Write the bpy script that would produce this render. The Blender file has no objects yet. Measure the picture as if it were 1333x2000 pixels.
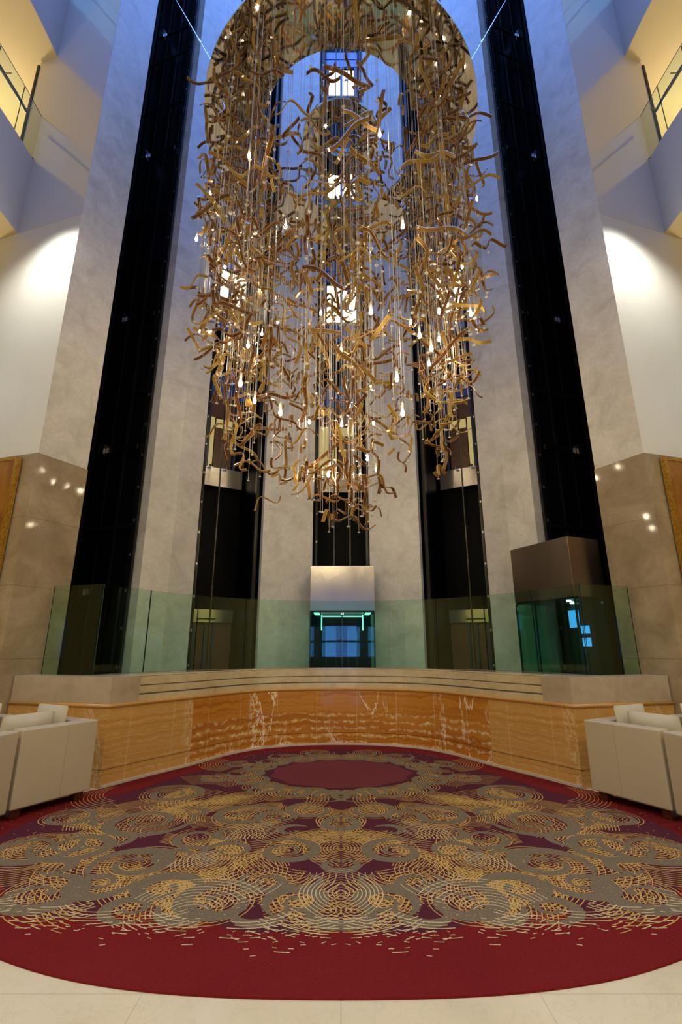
import bpy, math, random
from math import sin, cos, pi, sqrt, atan2, radians
from mathutils import Vector, Matrix

random.seed(11)
S = bpy.context.scene
COL = S.collection

# ------------------------------------------------------------------ helpers
class MB:
    """collects faces of one mesh"""
    def __init__(self):
        self.v = []; self.f = []; self.m = []; self.uv = []; self.has_uv = False
    def face(self, pts, m=0, uv=None):
        i = len(self.v)
        self.v.extend([tuple(p) for p in pts])
        self.f.append(list(range(i, i + len(pts)))); self.m.append(m)
        if uv is not None: self.has_uv = True
        self.uv.append(uv)
    def idx(self, verts, faces, m=0):
        i = len(self.v)
        self.v.extend([tuple(p) for p in verts])
        for f in faces:
            self.f.append([i + k for k in f]); self.m.append(m); self.uv.append(None)
    def obox(self, c, ax, ay, az, m=0):
        """oriented box, half axis vectors"""
        c = Vector(c); ax = Vector(ax); ay = Vector(ay); az = Vector(az)
        vs = [c + sx*ax + sy*ay + sz*az for sz in (-1, 1) for sy in (-1, 1) for sx in (-1, 1)]
        fs = [(0,2,3,1),(4,5,7,6),(0,1,5,4),(2,6,7,3),(0,4,6,2),(1,3,7,5)]
        if ax.cross(ay).dot(az) < 0: fs = [f[::-1] for f in fs]
        self.idx(vs, fs, m)
    def box(self, x0, x1, y0, y1, z0, z1, m=0):
        self.obox(((x0+x1)/2,(y0+y1)/2,(z0+z1)/2), ((x1-x0)/2,0,0), (0,(y1-y0)/2,0), (0,0,(z1-z0)/2), m)
    def prism(self, pts, z0, z1, m=0, mtop=None):
        """closed 2D outline extruded; sides get uv (arc length, z)"""
        n = len(pts)
        area = sum(pts[i][0]*pts[(i+1)%n][1]-pts[(i+1)%n][0]*pts[i][1] for i in range(n))
        if area < 0: pts = pts[::-1]
        s = 0
        for i in range(n):
            a = pts[i]; b = pts[(i+1)%n]
            d = math.hypot(b[0]-a[0], b[1]-a[1])
            self.face([(a[0],a[1],z0),(b[0],b[1],z0),(b[0],b[1],z1),(a[0],a[1],z1)], m,
                      [(s,z0),(s+d,z0),(s+d,z1),(s,z1)])
            s += d
        mt = m if mtop is None else mtop
        self.face([(p[0],p[1],z1) for p in pts], mt, [(p[0],p[1]) for p in pts])
        self.face([(p[0],p[1],z0) for p in pts[::-1]], mt, [(p[0],p[1]) for p in pts[::-1]])
    def band(self, inner, outer, z0, z1, m=0):
        """thick strip between two open polylines of equal length"""
        n = len(inner); s = 0
        for i in range(n-1):
            a, b, c, d = inner[i], inner[i+1], outer[i+1], outer[i]
            L = math.hypot(b[0]-a[0], b[1]-a[1])
            self.face([(a[0],a[1],z0),(b[0],b[1],z0),(b[0],b[1],z1),(a[0],a[1],z1)], m, [(s,z0),(s+L,z0),(s+L,z1),(s,z1)])
            self.face([(c[0],c[1],z0),(d[0],d[1],z0),(d[0],d[1],z1),(c[0],c[1],z1)], m, [(s+L,z0),(s,z0),(s,z1),(s+L,z1)])
            self.face([(a[0],a[1],z1),(b[0],b[1],z1),(c[0],c[1],z1),(d[0],d[1],z1)], m, [(s,z1),(s+L,z1),(s+L,z1+.1),(s,z1+.1)])
            self.face([(a[0],a[1],z0),(d[0],d[1],z0),(c[0],c[1],z0),(b[0],b[1],z0)], m, [(s,z0),(s,z0),(s+L,z0),(s+L,z0)])
            s += L
        for a, d in ((inner[0], outer[0]), (outer[-1], inner[-1])):
            self.face([(a[0],a[1],z0),(a[0],a[1],z1),(d[0],d[1],z1),(d[0],d[1],z0)], m, [(0,z0),(0,z1),(.2,z1),(.2,z0)])
    def tube(self, path, r, n=8, m=0, caps=True):
        path = [Vector(p) for p in path]
        rings = []
        for i, p in enumerate(path):
            d = (path[min(i+1,len(path)-1)] - path[max(i-1,0)]).normalized()
            u = d.cross(Vector((0,0,1)))
            if u.length < 1e-3: u = d.cross(Vector((1,0,0)))
            u.normalize(); w = d.cross(u)
            rr = r[i] if isinstance(r, (list, tuple)) else r
            rings.append([p + rr*(cos(2*pi*k/n)*u + sin(2*pi*k/n)*w) for k in range(n)])
        vs = [q for R in rings for q in R]; fs = []
        for i in range(len(rings)-1):
            for k in range(n):
                a = i*n+k; b = i*n+(k+1)%n
                fs.append((a, b, b+n, a+n))
        if caps:
            fs.append(tuple(range(n))[::-1]); fs.append(tuple((len(rings)-1)*n+k for k in range(n)))
        self.idx(vs, fs, m)
    def lathe(self, c, prof, n=12, m=0):
        """prof: (r, z) pairs about vertical axis at c"""
        self.tube([(c[0],c[1],c[2]+z) for r, z in prof], [max(r,1e-4) for r, z in prof], n, m)
    def ball(self, c, r, n=8, m=0, sz=1):
        k = 5
        self.lathe(c, [(r*sin(pi*i/k), -r*sz*cos(pi*i/k)) for i in range(k+1)], n, m)
    def build(self, name, mats, parent=None, smooth=False, bevel=0, weld=False):
        me = bpy.data.meshes.new(name)
        me.from_pydata(self.v, [], self.f)
        if not isinstance(mats, (list, tuple)): mats = [mats]
        for x in mats: me.materials.append(x)
        me.polygons.foreach_set('material_index', self.m)
        if self.has_uv:
            uvl = me.uv_layers.new(name='UVMap')
            k = 0
            for f, uv in zip(self.f, self.uv):
                for j in range(len(f)):
                    uvl.data[k].uv = uv[j] if uv is not None else (0, 0)
                    k += 1
        if smooth: me.polygons.foreach_set('use_smooth', [True]*len(self.f))
        me.update()
        o = bpy.data.objects.new(name, me); COL.objects.link(o)
        if parent: o.parent = parent; o.matrix_parent_inverse = inv(parent)
        if bevel:
            md = o.modifiers.new('bevel', 'BEVEL'); md.width = bevel; md.segments = 3; md.limit_method = 'ANGLE'
        return o

def inv(p):
    return Matrix.Translation(-Vector(p.location)) if p.parent is None else p.matrix_parent_inverse.inverted() @ Matrix.Identity(4)

def tag(o, label=None, cat=None, group=None, kind=None):
    if label: o['label'] = label
    if cat: o['category'] = cat
    if group: o['group'] = group
    if kind: o['kind'] = kind
    return o
def thing(name, loc, label, cat, group=None):
    o = bpy.data.objects.new(name, None); COL.objects.link(o)
    o.location = loc; o.empty_display_size = .1
    return tag(o, label, cat, group)
def part(mb, name, mats, parent, **k):
    """part of a thing, built in world coordinates; top empties only carry a translation"""
    o = mb.build(name, mats, None, **k)
    o.parent = parent
    p = parent; off = Vector((0,0,0))
    while p is not None:
        off += Vector(p.location); p = p.parent
    o.location = -off
    return o
def struct(mb, name, mats, label, **k):
    o = mb.build(name, mats, None, **k); o['kind'] = 'structure'; o['label'] = label; o['category'] = name.split('_')[0]
    return o

# ------------------------------------------------------------------ camera
F = 946.0; PITCH = radians(15.8); H = 1.5
cam = bpy.data.cameras.new('camera'); co = bpy.data.objects.new('camera', cam); COL.objects.link(co)
cam.sensor_fit = 'HORIZONTAL'; cam.sensor_width = 36; cam.lens = 36*F/1333
co.location = (0,0,H); co.rotation_euler = (pi/2+PITCH, 0, 0)
cam.clip_end = 200; S.camera = co
def ray(px, py):
    u = (px-666.5)/F; v = (1000-py)/F
    return Vector((u, cos(PITCH)-v*sin(PITCH), sin(PITCH)+v*cos(PITCH)))
def on_floor(px, py, z=0):
    d = ray(px, py); t = (z-H)/d.z
    return (d.x*t, d.y*t)
def at_depth(px, py, Y):
    d = ray(px, py); t = Y/d.y
    return Vector((d.x*t, Y, H+d.z*t))

# ------------------------------------------------------------------ materials
class NT:
    def __init__(self, name):
        self.mat = bpy.data.materials.new(name); self.mat.use_nodes = True
        self.t = self.mat.node_tree; self.n = self.t.nodes
        self.n.clear()
        self.out = self.n.new('ShaderNodeOutputMaterial')
    def add(self, ty, **k):
        x = self.n.new(ty)
        for a, b in k.items(): setattr(x, a, b)
        return x
    def link(self, a, b): self.t.links.new(a, b)
    def val(self, sock, v):
        if hasattr(v, 'links') or isinstance(v, bpy.types.NodeSocket): self.link(v, sock)
        else: sock.default_value = v
    def coords(self, kind='obj'):
        if kind == 'uv': return self.add('ShaderNodeTexCoord').outputs['UV']
        return self.add('ShaderNodeNewGeometry').outputs['Position']
    def mapping(self, vec, scale=(1,1,1), loc=(0,0,0), rot=(0,0,0)):
        m = self.add('ShaderNodeMapping'); self.link(vec, m.inputs['Vector'])
        m.inputs['Scale'].default_value = scale; m.inputs['Location'].default_value = loc; m.inputs['Rotation'].default_value = rot
        return m.outputs[0]
    def noise(self, vec, scale=5, detail=4, rough=.55, dist=0):
        x = self.add('ShaderNodeTexNoise'); self.link(vec, x.inputs['Vector'])
        x.inputs['Scale'].default_value = scale; x.inputs['Detail'].default_value = detail
        x.inputs['Roughness'].default_value = rough; x.inputs['Distortion'].default_value = dist
        return x.outputs['Fac']
    def ramp(self, fac, stops, interp='LINEAR'):
        r = self.add('ShaderNodeValToRGB'); self.link(fac, r.inputs[0])
        r.color_ramp.interpolation = interp
        e = r.color_ramp.elements
        while len(e) < len(stops): e.new(.5)
        for x, (p, c) in zip(e, stops):
            x.position = p
            x.color = (c, c, c, 1) if isinstance(c, (int, float)) else (*c, 1)
        return r.outputs[0]
    def math(self, op, a, b=0, c=0):
        m = self.add('ShaderNodeMath', operation=op)
        for i, q in enumerate((a, b, c)):
            self.val(m.inputs[i], q)
        return m.outputs[0]
    def mix(self, fac, a, b, mode='MIX'):
        m = self.add('ShaderNodeMix', data_type='RGBA', blend_type=mode)
        self.val(m.inputs[0], fac)
        for i, q in ((6, a), (7, b)):
            if isinstance(q, tuple): q = (*q, 1)
            self.val(m.inputs[i], q)
        return m.outputs[2]
    def bsdf(self, col=(.5,.5,.5), rough=.5, metal=0, spec=.5, bump=None, bstr=.1, bdist=.01, coat=0, trans=0, ior=1.5, aniso=0, crough=.03):
        b = self.add('ShaderNodeBsdfPrincipled')
        if isinstance(col, tuple): col = (*col, 1)
        self.val(b.inputs['Base Color'], col); self.val(b.inputs['Roughness'], rough)
        self.val(b.inputs['Metallic'], metal); b.inputs['Specular IOR Level'].default_value = spec
        b.inputs['Coat Weight'].default_value = coat; b.inputs['Coat Roughness'].default_value = crough
        b.inputs['Transmission Weight'].default_value = trans; b.inputs['IOR'].default_value = ior
        b.inputs['Anisotropic'].default_value = aniso
        if bump is not None:
            n = self.add('ShaderNodeBump'); self.link(bump, n.inputs['Height'])
            n.inputs['Strength'].default_value = bstr; n.inputs['Distance'].default_value = bdist
            self.link(n.outputs[0], b.inputs['Normal'])
        return b.outputs[0]
    def done(self, sh):
        self.link(sh, self.out.inputs[0]); return self.mat

def simple(name, col, rough=.5, metal=0, spec=.5, coat=0, var=0, vscale=8):
    t = NT(name)
    c = col
    if var:
        n = t.noise(t.coords(), vscale, 3)
        c = t.mix(n, tuple(x*(1-var) for x in col), tuple(min(1, x*(1+var)) for x in col))
    return t.done(t.bsdf(c, rough, metal, spec, coat=coat))
def emit(name, col, strength):
    t = NT(name); e = t.add('ShaderNodeEmission'); e.inputs[0].default_value = (*col,1); e.inputs[1].default_value = strength
    return t.done(e.outputs[0])

def stone(name, dark, mid, light, rough, scale=1.0, vein=.35, joints=None, coat=0, spec=.5):
    t = NT(name); p = t.coords()
    a = t.noise(p, 1.6*scale, 6, .6, .6)
    b = t.noise(p, 2.6*scale, 5, .6, 1.6)
    col = t.ramp(a, [(.3, dark), (.5, mid), (.72, light)])
    v = t.math('ABSOLUTE', t.math('SUBTRACT', b, .5))
    vm = t.ramp(v, [(0, 1.0), (.03, .45), (.11, 0.0)])
    col = t.mix(t.math('MULTIPLY', vm, vein), col, dark)
    g = t.noise(p, 60*scale, 3, .6)
    col = t.mix(.05, col, t.ramp(g, [(.3, dark), (.7, light)]))
    if joints:
        # horizontal joints every `joints` metres
        sep = t.add('ShaderNodeSeparateXYZ'); t.link(p, sep.inputs[0])
        z = t.math('ABSOLUTE', t.math('SUBTRACT', t.math('FRACT', t.math('DIVIDE', sep.outputs[2], joints)), .5))
        j = t.math('LESS_THAN', z, .004/joints)
        col = t.mix(t.math('MULTIPLY', j, .45), col, tuple(x*.45 for x in dark))
    return t.done(t.bsdf(col, rough, 0, spec, coat=coat))

M = {}
M['pier'] = stone('pale veined plaster', (.47,.435,.365), (.62,.585,.51), (.69,.655,.58), .36, 1.7, .4)
M['wall'] = stone('white polished plaster', (.72,.72,.67), (.76,.76,.71), (.79,.79,.74), .3, .5, .05)
M['clad'] = stone('beige polished marble', (.25,.185,.11), (.345,.265,.17), (.44,.355,.24), .07, 1.4, .25, joints=.92)
M['ledge'] = stone('travertine ledge', (.52,.43,.26), (.64,.55,.36), (.72,.63,.43), .22, 2.2, .3)
M['block'] = stone('honed beige stone', (.38,.31,.23), (.46,.385,.29), (.52,.44,.34), .3, 2.5, .15)
M['white'] = simple('white stone skirting', (.62,.57,.5), .35)
M['black'] = simple('black shaft lining', (.0022,.002,.0022), .45, 0, .08)
M['blackframe'] = simple('black steel frame', (.012,.011,.012), .3, .3)
M['rail'] = simple('dark steel rail', (.055,.05,.047), .3, .9)
M['handrail'] = simple('satin steel handrail', (.2,.2,.2), .3, .9)
t = NT('bolted dark strip'); sep = t.add('ShaderNodeSeparateXYZ'); t.link(t.coords(), sep.inputs[0])
bz = t.math('GREATER_THAN', t.math('FRACT', t.math('DIVIDE', sep.outputs[2], .62)), .93)
M['bolted'] = t.done(t.bsdf(t.mix(bz, (.02,.019,.018), (.4,.37,.32)), .3, .8))
M['steel'] = None
M['dusk'] = simple('darkened lobby wall', (.10,.075,.05), .5, var=.2, vscale=2)  # wall behind the viewer, coloured dark so reflections in the glass stay dim
M['cord'] = simple('pale steel wire', (.7,.7,.68), .4, .3)
M['chrome'] = simple('polished chrome', (.8,.8,.8), .12, 1)
M['soffit'] = simple('cream soffit paint', (.72,.60,.36), .6)
M['fascia'] = simple('pale grey balcony plaster', (.56,.55,.54), .45, var=.05, vscale=2)
M['corridor'] = simple('warm corridor paint', (.68,.57,.30), .6)
M['wood'] = simple('brown veneer', (.16,.075,.03), .35, var=.35, vscale=4)
M['plinth'] = simple('dark red timber plinth', (.07,.014,.01), .35)

# brushed steel
t = NT('brushed stainless steel')
n1 = t.noise(t.mapping(t.coords(), (3,3,.25)), 2, 2)
M['steel'] = t.done(t.bsdf((.56,.52,.46), .24, 1, bump=n1, bstr=.12, bdist=.02))
t = NT('bronze tinted steel')
M['bronze'] = t.done(t.bsdf((.30,.235,.18), .26, 1))

# mirror gold
t = NT('polished gold mirror')
M['mirror'] = t.done(t.bsdf((.95,.87,.70), .03, 1))
M['ringedge'] = simple('dull gold rim', (.42,.34,.2), .3, .9)

# glass
def glass(name, tint, refl=1.0, edge=None, rough=.0):
    t = NT(name)
    tr = t.add('ShaderNodeBsdfTransparent'); tr.inputs[0].default_value = (*tint,1)
    gl = t.add('ShaderNodeBsdfGlossy'); gl.inputs['Roughness'].default_value = rough; gl.inputs[0].default_value = (.9,1,.95,1)
    lw = t.add('ShaderNodeLayerWeight'); lw.inputs[0].default_value = .5
    fz = t.math('ADD', .028, t.math('MULTIPLY', t.math('POWER', lw.outputs['Facing'], 5), .9))
    mx = t.add('ShaderNodeMixShader')
    t.link(t.math('MULTIPLY', fz, refl), mx.inputs[0]); t.link(tr.outputs[0], mx.inputs[1]); t.link(gl.outputs[0], mx.inputs[2])
    return t.done(mx.outputs[0])
M['glass'] = glass('green tinted glass', (.835,.965,.90), .75)
M['glassedge'] = simple('dark green glass edge', (.012,.035,.026), .15)
M['bglass'] = glass('pale balustrade glass', (.88,.93,.88), .9)
M['cabglass'] = glass('teal cabin glass', (.62,.82,.76), 1.0)
M['crystal'] = None
t = NT('clear crystal')
g1 = t.bsdf((.8,.78,.7), .08, 0, .8, coat=1)
tr = t.add('ShaderNodeBsdfTransparent'); mx = t.add('ShaderNodeMixShader'); mx.inputs[0].default_value = .75
t.link(tr.outputs[0], mx.inputs[1]); t.link(g1, mx.inputs[2]); M['crystal'] = t.done(mx.outputs[0])

# upper wall panels: polished, semi-mirroring
t = NT('polished grey wall panel')
d1 = t.bsdf((.66,.65,.63), .3)
gl = t.add('ShaderNodeBsdfGlossy'); gl.inputs[0].default_value = (.95,.95,.97,1); gl.inputs['Roughness'].default_value = .03
mx = t.add('ShaderNodeMixShader'); mx.inputs[0].default_value = .2
t.link(d1, mx.inputs[1]); t.link(gl.outputs[0], mx.inputs[2]); M['panel'] = t.done(mx.outputs[0])

# floor marble
t = NT('cream marble floor'); p = t.coords()
a = t.noise(p, 1.2, 6, .6, .8); b = t.noise(p, 3, 6, .65, 1.8)
c = t.ramp(a, [(.3,(.66,.60,.42)),(.55,(.74,.68,.49)),(.75,(.78,.72,.55))])
v = t.ramp(t.math('ABSOLUTE', t.math('SUBTRACT', b, .5)), [(0,1.0),(.012,.3),(.03,0.0)])
c = t.mix(t.math('MULTIPLY', v, .13), c, (.36,.28,.17))
br = t.add('ShaderNodeTexBrick'); t.link(p, br.inputs['Vector']); br.offset = 0
br.inputs['Scale'].default_value = 1; br.inputs['Brick Width'].default_value = .9; br.inputs['Row Height'].default_value = .9; br.inputs['Mortar Size'].default_value = .003
c = t.mix(t.math('MULTIPLY', br.outputs['Fac'], .35), c, (.35,.29,.18))
M['floor'] = t.done(t.bsdf(c, .16))

# onyx, u along the wall, v = height
def onyx(name, rich):
    t = NT(name); uv = t.coords('uv')
    warp = t.noise(t.mapping(uv, (1.2,1.2,1)), 3, 5, .6)
    sep = t.add('ShaderNodeSeparateXYZ'); t.link(uv, sep.inputs[0])
    u, v = sep.outputs[0], sep.outputs[1]
    fine = t.noise(t.mapping(uv, (7,3,1)), 3, 4, .6)
    vv = t.math('ADD', t.math('ADD', v, t.math('MULTIPLY', warp, .22 if rich else .12)), t.math('MULTIPLY', fine, .045 if rich else .02))
    cmb = t.add('ShaderNodeCombineXYZ'); t.link(t.math('MULTIPLY', u, .12), cmb.inputs[0]); t.link(t.math('MULTIPLY', vv, 8 if rich else 18), cmb.inputs[1])
    bands = t.noise(cmb.outputs[0], 1.2, 6, .7)
    if rich:
        col = t.ramp(bands, [(.2,(.17,.042,.004)),(.42,(.33,.105,.011)),(.56,(.45,.185,.026)),(.7,(.31,.095,.010)),(.85,(.46,.20,.035))])
    else:
        col = t.ramp(bands, [(.2,(.36,.165,.036)),(.45,(.46,.235,.06)),(.6,(.53,.30,.09)),(.8,(.42,.20,.045))])
    # pale wavy strata, low on the slabs
    st = t.math('ABSOLUTE', t.math('SUBTRACT', t.math('FRACT', t.math('MULTIPLY', vv, 9)), .5))
    stm = t.ramp(st, [(0,1.0),(.1,.6),(.24,0.0)])
    br = t.noise(t.mapping(uv, (2.5,1.5,1)), 4, 4, .6)
    if rich:
        low = t.ramp(v, [(.05,.8),(.4,1.0),(.52,.3),(.6,0.0)])
    else:
        low = t.ramp(v, [(.1,.25),(.6,.25),(.8,.2)])
    stm = t.math('MULTIPLY', t.math('MULTIPLY', stm, t.ramp(br, [(.42,0.0),(.6,1.0)])), low)
    col = t.mix(t.math('MULTIPLY', stm, .75), col, (.80,.66,.36))
    # a few branching white veins
    vn = t.noise(t.mapping(uv, (1.3,.5,1), rot=(0,0,.35)), 1.5, 6, .68, .5)
    vm = t.ramp(t.math('ABSOLUTE', t.math('SUBTRACT', vn, .5)), [(0,1.0),(.006,.8),(.015,0.0)])
    msk = t.ramp(t.noise(t.mapping(uv,(1,.4,1)), 1.1, 1), [(.47,0.0),(.56,1.0)])
    col = t.mix(t.math('MULTIPLY', t.math('MULTIPLY', vm, msk), .8 if rich else .35), col, (.85,.76,.55))
    # hairline vertical slab joints
    ju = t.math('ABSOLUTE', t.math('SUBTRACT', t.math('FRACT', t.math('DIVIDE', t.math('ADD', u, t.math('MULTIPLY', fine, .03)), .66)), .5))
    jm = t.math('LESS_THAN', ju, .008)
    col = t.mix(t.math('MULTIPLY', jm, .28), col, (.74,.58,.3))
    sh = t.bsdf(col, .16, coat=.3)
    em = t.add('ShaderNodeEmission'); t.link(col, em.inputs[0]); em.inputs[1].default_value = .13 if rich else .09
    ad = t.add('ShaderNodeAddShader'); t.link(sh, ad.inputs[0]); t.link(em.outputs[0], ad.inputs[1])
    return t.done(ad.outputs[0])
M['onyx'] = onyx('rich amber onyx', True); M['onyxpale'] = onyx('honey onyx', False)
M['bead'] = simple('honey onyx bead', (.55,.30,.08), .2, var=.2, vscale=6)
M['joint_shade'] = simple('dark joint', (.10,.075,.045), .7)  # onyx joints, and the shade painted between the step courses

# leather of the sofas
t = NT('cream leather'); p = t.coords()
n = t.noise(p, 180, 3, .6); n2 = t.noise(p, 3, 3)
M['leather'] = t.done(t.bsdf(t.mix(n2, (.50,.44,.33), (.56,.495,.38)), .42, bump=n, bstr=.08, bdist=.002))
t = NT('cream linen'); p = t.coords()
n = t.noise(p, 260, 2, .6); n2 = t.noise(p, 9, 3)
M['linen'] = t.done(t.bsdf(t.mix(n2, (.52,.475,.375), (.60,.55,.44)), .8, bump=n, bstr=.2, bdist=.002))
t = NT('brown patterned cloth'); v = t.add('ShaderNodeTexVoronoi'); t.link(t.coords(), v.inputs['Vector']); v.inputs['Scale'].default_value = 60
M['brown'] = t.done(t.bsdf(t.ramp(v.outputs['Distance'], [(.2,(.03,.012,.006)),(.6,(.16,.08,.035))]), .8))

# gilded art
t = NT('gilded brown painting'); p = t.coords()
sep = t.add('ShaderNodeSeparateXYZ'); t.link(p, sep.inputs[0])
n = t.noise(p, 1.1, 6, .65, 1.2); n2 = t.noise(p, 12, 4, .7)
c = t.ramp(n, [(.25,(.07,.02,.005)),(.42,(.30,.10,.015)),(.55,(.42,.17,.025)),(.7,(.55,.28,.05)),(.85,(.2,.06,.01))])
c = t.mix(t.math('MULTIPLY', n2, .3), c, (.5,.3,.08))
M['art'] = t.done(t.bsdf(c, .28, .35))
t = NT('gold leaf'); n = t.noise(t.coords(), 25, 5, .7)
M['gold'] = t.done(t.bsdf(t.ramp(n, [(.3,(.30,.15,.02)),(.6,(.62,.36,.06)),(.8,(.75,.5,.14))]), .35, .8, bump=n, bstr=.3, bdist=.01))

# amber glass ribbons, uv.x runs across the strip
def ribbon_mat(name, edge, mid, core):
    t = NT(name); uv = t.coords('uv'); sep = t.add('ShaderNodeSeparateXYZ'); t.link(uv, sep.inputs[0])
    c = t.ramp(sep.outputs[0], [(0,edge),(.14,edge),(.2,mid),(.44,mid),(.49,core),(.51,core),(.56,mid),(.8,mid),(.86,edge)])
    b = t.bsdf(c, .12, 0, .7, coat=.6)
    tl = t.add('ShaderNodeBsdfTranslucent'); t.link(c, tl.inputs[0])
    mx = t.add('ShaderNodeMixShader'); mx.inputs[0].default_value = .3
    t.link(b, mx.inputs[1]); t.link(tl.outputs[0], mx.inputs[2])
    return t.done(mx.outputs[0])
M['amber'] = ribbon_mat('amber glass', (.50,.31,.08), (.28,.135,.022), (.50,.36,.15))
M['brownglass'] = ribbon_mat('brown amber glass', (.42,.23,.08), (.12,.036,.008), (.34,.19,.08))
M['goldglass'] = ribbon_mat('golden glass', (.60,.43,.12), (.40,.24,.04), (.6,.48,.2))
M['bulb'] = emit('glowing bulb', (1,.82,.52), 210)
M['socket'] = simple('frosted clear socket', (.75,.72,.66), .25)

# carpet
def carpet(name, c0, c1, extra=None):
    t = NT(name); p = t.coords()
    f = t.noise(t.mapping(p, (30,140,1)), 2, 3, .7); g = t.noise(p, 160, 2, .6); h = t.noise(p, 1.3, 3)
    k = t.math('ADD', t.math('MULTIPLY', f, .5), t.math('ADD', t.math('MULTIPLY', g, .35), t.math('MULTIPLY', h, .15)))
    c = t.ramp(k, [(.32,c0),(.68,c1)])
    if extra:
        sp = t.noise(p, 110, 1, .5)
        c = t.mix(t.ramp(sp, [(.64,0.0),(.68,.7)]), c, extra)
    return t.done(t.bsdf(c, .95, 0, .1, bump=g, bstr=.4, bdist=.004))
M['red'] = carpet('crimson carpet', (.105,.007,.008), (.23,.017,.019))
M['purple'] = carpet('plum carpet', (.055,.010,.020), (.115,.026,.042))
M['rose'] = carpet('rose plum carpet', (.125,.020,.030), (.19,.045,.058))
M['taupe'] = carpet('taupe carpet', (.13,.105,.07), (.215,.175,.12), (.40,.31,.15))
M['thread'] = carpet('gold carpet thread', (.46,.28,.07), (.66,.45,.15))
M['thread2'] = carpet('pale gold carpet thread', (.54,.43,.23), (.70,.58,.35))

# ------------------------------------------------------------------ plan of the place
C = Vector((4.24,6.30)); E = Vector((3.89,6.96)); Fp = Vector((3.45,8.31)); G = Vector((3.06,8.60))
Hh = Vector((2.74,9.00)); I = Vector((1.60,9.65)); J = Vector((.595,9.90))
TOP = 25.0
CLAD = 4.14
def mir(s, p): return (s*p[0], p[1])

# floor
m = MB(); m.box(-10, 10, -10, 14, -.2, 0)
struct(m, 'floor', M['floor'], 'cream marble floor in front of the carpet')

# piers: (outline points in front order) extruded backwards
for s, nm in ((-1,'left'),(1,'right')):
    # outer pier C-E with end wall W
    Wend = Vector((5.95,6.82))
    def pp(*pts): return [mir(s, p) for p in pts]
    m = MB(); m.prism(pp(C, E, (4.35,7.18), (4.75,6.75)), 0, TOP); o = struct(m, 'wall_%s_pier' % nm, M['pier'], 'tall pale veined pier at the far %s' % nm)
    # beige marble cladding 3 cm proud on the pier
    d = (E-C).normalized(); n = Vector((-d.y, d.x)) if False else Vector((d.y*-1, d.x))
    n = Vector((-abs(d.y), -abs(d.x))).normalized()
    dw = (Wend-C).normalized(); nw = Vector((dw.y, -dw.x))
    if nw.y > 0: nw = -nw
    th = .015
    cc = C + n*th*.8 + nw*th*.8
    m = MB(); m.prism(pp(cc, E+n*th+d*.004, E+d*.004, C), 0, CLAD); struct(m, 'trim_%s_pier' % nm, M['clad'], 'beige polished marble cladding on the %s pier' % nm)
    m = MB(); m.prism(pp(cc, C, Wend, Wend+nw*th), 0, CLAD); struct(m, 'trim_%s_wall' % nm, M['clad'], 'beige polished marble cladding on the %s end wall' % nm)
    # end wall: white lower field, then polished panels
    m = MB(); m.prism(pp(C, Wend, Wend-nw*.35, C-nw*.35+Vector((.1,0))), 0, 8.36); struct(m, 'wall_%s_lower' % nm, M['wall'], 'white end wall on the %s below the balcony' % nm)
    m = MB(); m.prism(pp(C+nw*.004, Wend+nw*.004, Wend-nw*.35, C-nw*.35+Vector((.1,0))), 8.36, 12.67); struct(m, 'wall_%s_upper' % nm, M['panel'], 'polished grey end wall on the %s beside the balcony' % nm)
    m = MB(); m.prism(pp(C+nw*.004, Wend+nw*.004, Wend-nw*.35, C-nw*.35+Vector((.1,0))), 12.67, TOP); struct(m, 'wall_%s_top' % nm, M['panel'], 'polished upper end wall on the %s' % nm)
    # pier between outer and inner shaft
    m = MB(); m.prism(pp(Fp, G, Hh, (3.15,9.75), (3.95,9.0), (3.66,8.38)), 0, TOP); struct(m, 'wall_%s_inner_pier' % nm, M['pier'], 'folded pale pier between the %s lift shafts' % nm)
    m = MB(); m.prism(pp(I, J, (.62,10.3), (1.35,10.2), (1.66,9.76)), 0, TOP); struct(m, 'wall_%s_middle_pier' % nm, M['pier'], 'flat pale pier %s of the central lift' % nm)

# shaft linings (black boxes open at the front)
def shaft_lining(a, b, depth, name, label):
    """a->b opening; lining goes away from the atrium centre"""
    a = Vector(a); b = Vector(b)
    d = (b-a).normalized(); n = Vector((-d.y, d.x))
    if n.dot((a+b)/2 - Vector((0,5.5))) < 0: n = -n
    m = MB()
    ai, bi = a + n*.12, b + n*.12
    w = .06
    m.obox((*((ai+bi)/2 + n*(depth+w)), TOP/2), (*(d*((b-a).length/2+.3)),0), (*(n*w),0), (0,0,TOP/2))
    for q, sg in ((a,-1),(b,1)):
        m.obox((*(q + d*sg*.03 + n*(.3+depth/2)), TOP/2), (*(d*.03),0), (*(n*(depth/2-.05)),0), (0,0,TOP/2))
    struct(m, name, M['black'], label)
    return d, n
SH = {}
for s, nm in ((-1,'left'),(1,'right')):
    SH['outer_'+nm] = (Vector(mir(s,E)), Vector(mir(s,Fp)))
    SH['inner_'+nm] = (Vector(mir(s,Hh)), Vector(mir(s,I)))
SH['center'] = (Vector((-.595,9.90)), Vector((.62,9.90)))
DEPTH = {'outer':1.6, 'inner':1.5, 'center':1.2}
AX = {}
for k, (a, b) in SH.items():
    AX[k] = shaft_lining(a, b, DEPTH[k.split('_')[0]], 'wall_shaft_'+k, 'black lining of the %s lift shaft' % k.replace('_',' '))
# wall behind everything
m = MB(); m.box(-10, 10, 13.6, 13.8, 0, TOP); struct(m, 'wall_back', M['black'], 'dark wall behind the lift shafts')

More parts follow.
